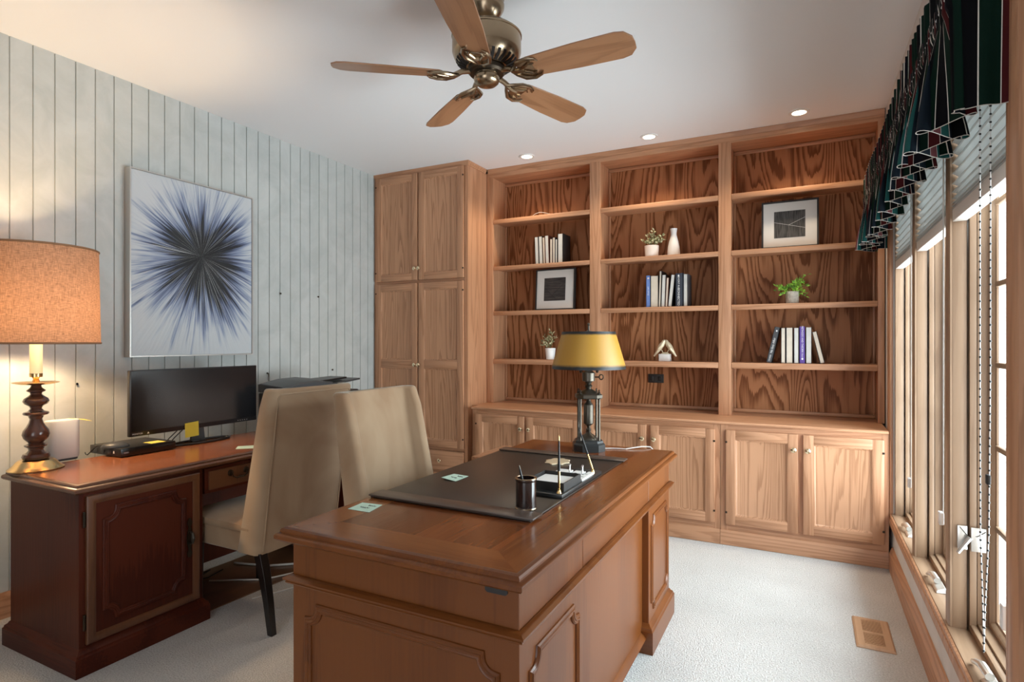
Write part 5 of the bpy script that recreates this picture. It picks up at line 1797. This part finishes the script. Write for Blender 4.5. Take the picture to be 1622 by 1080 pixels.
# ------------------------------------------------------------------ blinds
for i, ((a, b), lab) in enumerate(zip(WINS, ('pleated white blind in the nearest window, with bead chain', 'pleated white blind in the middle window', 'pleated white blind in the farthest window, by the bookcase'))):
    y0, y1 = a + 0.012, b - 0.006
    t = thing('pleated_blind', lab, 'blind', (3.805, (a + b) / 2, 1.70), 0, 'pleated blinds in the window bank')
    m = MB()
    n = 12
    zs, ze = 2.075, 1.742
    pts = []
    zc = zs
    tot = 0
    st = []
    for k in range(2 * n):
        st.append(1.0 if k < 13 else max(0.25, 1.0 - (k - 12) * 0.085))
    tot = sum(st)
    z = zs
    pts.append((3.7965, zs))
    for k in range(2 * n):
        z -= (zs - ze) * st[k] / tot
        if k % 2 == 0:
            pts.append((3.819, z))
        else:
            pts += [(3.7965, z + 0.0014), (3.7905, z + 0.0010), (3.7905, z - 0.0004), (3.7965, z - 0.0008)]
    m.loft([[(x, y0, zz) for x, zz in pts], [(x, y1, zz) for x, zz in pts]], closed=False)
    m.build('pleats', M_blind, t, smooth=False)
    m = MB(); m.box(3.792, 3.832, y0, y1, 1.700, 1.742, 0.003); m.build('bottom_rail', M_blindrail, t)
    m = MB(); m.box(3.790, 3.835, y0, y1, 2.075, 2.099, 0.003); m.build('head_rail', M_blindrail, t)
    if i > 0:
        yc = y0 + 0.035
        zt_ = 0.66 if i == 1 else 0.63
        m = MB(); m.tube([(3.788, yc, 2.08), (3.787, yc, 1.2), (3.786, yc, zt_ + .02)], 0.0016, 6); m.tube([(3.788, yc + .012, 2.08), (3.787, yc + .010, 1.2), (3.786, yc + .004, zt_ + .02)], 0.0016, 6); m.build('pull_cord', M_cord, t)
        m = MB(); m.box(3.772, 3.7865, yc - .016, yc + .018, zt_ - .022, zt_ + .022, 0.003); m.build('cord_tensioner', M_clear, t)
# bead chain loop
t = thing('bead_chain', 'black and white bead chain loop hanging by the nearest window', 'bead chain', (3.76, 1.86, 0.5))
sA = [(3.757, 1.875, 1.99), (3.757, 1.875, 1.20), (3.758, 1.876, .80), (3.764, 1.880, .60), (3.766, 1.882, .49)]
sB = [(3.7735, 1.853, 1.99), (3.773, 1.853, 1.20), (3.771, 1.858, .80), (3.767, 1.875, .60), (3.766, 1.882, .49)]
sA = [(x - .008, y, z) for x, y, z in sA]
sB = [(x - .008, y, z) for x, y, z in sB]
for pts in (sA, sB):
    P3 = [Vector(p) for p in pts]
    m = MB(); m.tube(P3, 0.0013, 6); co = m.build('cord', M_print, t)
    m = MB()
    L = 0
    nxt = 0.0
    for a, b in zip(P3[:-1], P3[1:]):
        d = (b - a).length
        while nxt <= L + d:
            p = a + (b - a) * ((nxt - L) / d)
            m.ball(p, 0.0030, 8)
            nxt += 0.0205
        L += d
    m.build('beads', M_black, co)
m = MB(); m.box(3.756, 3.7645, 1.843, 1.862, .93, .955, 0.003); m.build('connector', M_rubber, t)
m = MB(); m.box(3.768, 3.783, 1.765, 1.790, .60, .66, 0.003); m.build('wall_clip', M_clear, t)

# ------------------------------------------------------------------ valance
t = thing('valance', 'gathered striped valance in green, burgundy and navy over the windows', 'valance', (3.70, 2.9, 1.85))
path = [Vector((3.7835, 1.690)), Vector((3.672, 1.690)), Vector((3.650, 1.712)), Vector((3.650, 4.085)), Vector((3.672, 4.105)), Vector((3.7835, 4.105))]
segl = [(b - a).length for a, b in zip(path[:-1], path[1:])]
TOT = sum(segl)


def at(s):
    s = min(max(s, 0), TOT)
    for (a, b), l in zip(zip(path[:-1], path[1:]), segl):
        if s <= l + 1e-9:
            d = (b - a).normalized()
            return a + d * s, Vector((d.y, -d.x)), d
        s -= l
    d = (path[-1] - path[-2]).normalized()
    return path[-1], Vector((d.y, -d.x)), d


NS = 900
rv = random.Random(11)
# skirt folds: irregular spacing
fold = []
s = 0.14
while s < TOT - 0.10:
    fold.append(s)
    s += rv.uniform(0.135, 0.20)
fold.append(TOT - 0.06)


def skirt_phase(s):
    if s < fold[0]:
        return 0.0
    for k in range(len(fold) - 1):
        if s < fold[k + 1]:
            return k + (s - fold[k]) / (fold[k + 1] - fold[k])
    return len(fold) - 1.0


famp = [rv.uniform(0.75, 1.25) for _ in range(len(fold) + 2)]
fdz = [rv.uniform(-0.014, 0.014) for _ in range(len(fold) + 2)]
levels = [(2.262, 'h', 1.0), (2.235, 'h', 0.9), (2.205, 'h', 0.65), (2.178, 'h', 0.35), (2.160, 'g', 1.0), (2.135, 'g', 1.0), (2.110, 'g', 1.0), (2.090, 's', 0.10), (2.05, 's', 0.28), (2.00, 's', 0.50), (1.95, 's', 0.72), (1.90, 's', 0.90), (1.865, 's', 1.0), (1.838, 's', 1.06)]
m = MB()
uvl = m.bm.loops.layers.uv.new('UVMap')
grid = []
uacc = [0.0]
# fabric arclength grows faster than the path because of the folds
for i in range(NS + 1):
    s = TOT * i / NS
    row = []
    p, nrm, d = at(s)
    edge = min(1.0, s / 0.10, (TOT - s) / 0.06)
    edge = max(0.0, edge)
    ret = 1.0 if s > 0.13 else 0.25
    ph = skirt_phase(s)
    k = int(ph)
    am = (famp[k] * (1 - (ph - k)) + famp[min(k + 1, len(famp) - 1)] * (ph - k))
    dz = (fdz[k] * (1 - (ph - k)) + fdz[min(k + 1, len(fdz) - 1)] * (ph - k))
    for z, kind, w in levels:
        if kind == 'h':
            x = s / 0.060 + 0.6 * math.sin(s * 9.0)
            tri = 2 * abs(2 * (x - math.floor(x + 0.5))) - 1
            o = 0.004 + (0.022 + 0.034 * tri) * w * (0.35 + 0.65 * edge)
            tz = 0.012 * tri * w * math.sin(s * 5.1)
            tg = 0.006 * math.sin(2 * PI * x + 1) * w
        elif kind == 'g':
            o = 0.003 + 0.006 * math.sin(2 * PI * s / 0.031 + 1.7 * math.sin(s * 13) + z * 30) * edge
            tz, tg = 0.0, 0.0
        else:
            wv = math.sin(2 * PI * ph)
            o = 0.005 + (0.012 + 0.052 * am * wv) * w * (0.15 + 0.85 * edge) * ret
            if s <= 0.13:
                o += (0.010 + 0.008 * math.sin(s / 0.13 * 3 * PI)) * w * math.sin(s / 0.13 * PI)
            o += 0.004 * math.sin(2 * PI * s / 0.031) * max(0, 0.4 - w)
            tg = 0.030 * am * math.sin(4 * PI * ph) * w * ret * edge
            tz = dz * w
        q = p + nrm * max(o, 0.002 - 0.06 * (kind == 's') * edge) + d * tg
        row.append((min(q.x, 3.7838), q.y, z + tz))
    grid.append(row)
# fabric coordinate: measured along the hem
for i in range(1, NS + 1):
    a, b = Vector(grid[i - 1][-1]), Vector(grid[i][-1])
    uacc.append(uacc[-1] + (b - a).length)
PERIOD = 0.25
VG = [[m.bm.verts.new(p) for p in row] for row in grid]
for i in range(NS):
    for j in range(len(levels) - 1):
        f = m.face((VG[i][j], VG[i][j + 1], VG[i + 1][j + 1], VG[i + 1][j]))
        if f is None:
            continue
        for lp, (ii, jj) in zip(f.loops, ((i, j), (i, j + 1), (i + 1, j + 1), (i + 1, j))):
            lp[uvl].uv = (uacc[ii] / PERIOD + 0.02, jj / len(levels))
bm_keep = m
me = bpy.data.meshes.new('cloth')
bmesh.ops.translate(m.bm, verts=m.bm.verts, vec=-Vector(t.location))
m.bm.to_mesh(me)
m.bm.free()
me.materials.append(M_stripe)
for p in me.polygons:
    p.use_smooth = True
o = bpy.data.objects.new('cloth', me)
COL.objects.link(o)
o.parent = t
# hem cord picked out in cream along the lower and upper edges
M_piping = plain('cream_edging', (0.55, 0.50, 0.45), 0.7)
for jj, nm in ((-1, 'hem_edging'), (0, 'header_edging')):
    m = MB(); m.tube([grid[i][jj] for i in range(0, NS + 1, 2)], 0.0010, 5); m.build(nm, M_piping, t)
m = MB(); m.tube([(3.783, 1.700, 2.134), (3.668, 1.703, 2.134), (3.661, 1.72, 2.134), (3.661, 4.08, 2.134), (3.668, 4.095, 2.134), (3.783, 4.095, 2.134)], 0.008, 8)
m.build('curtain_rod', M_white, t)
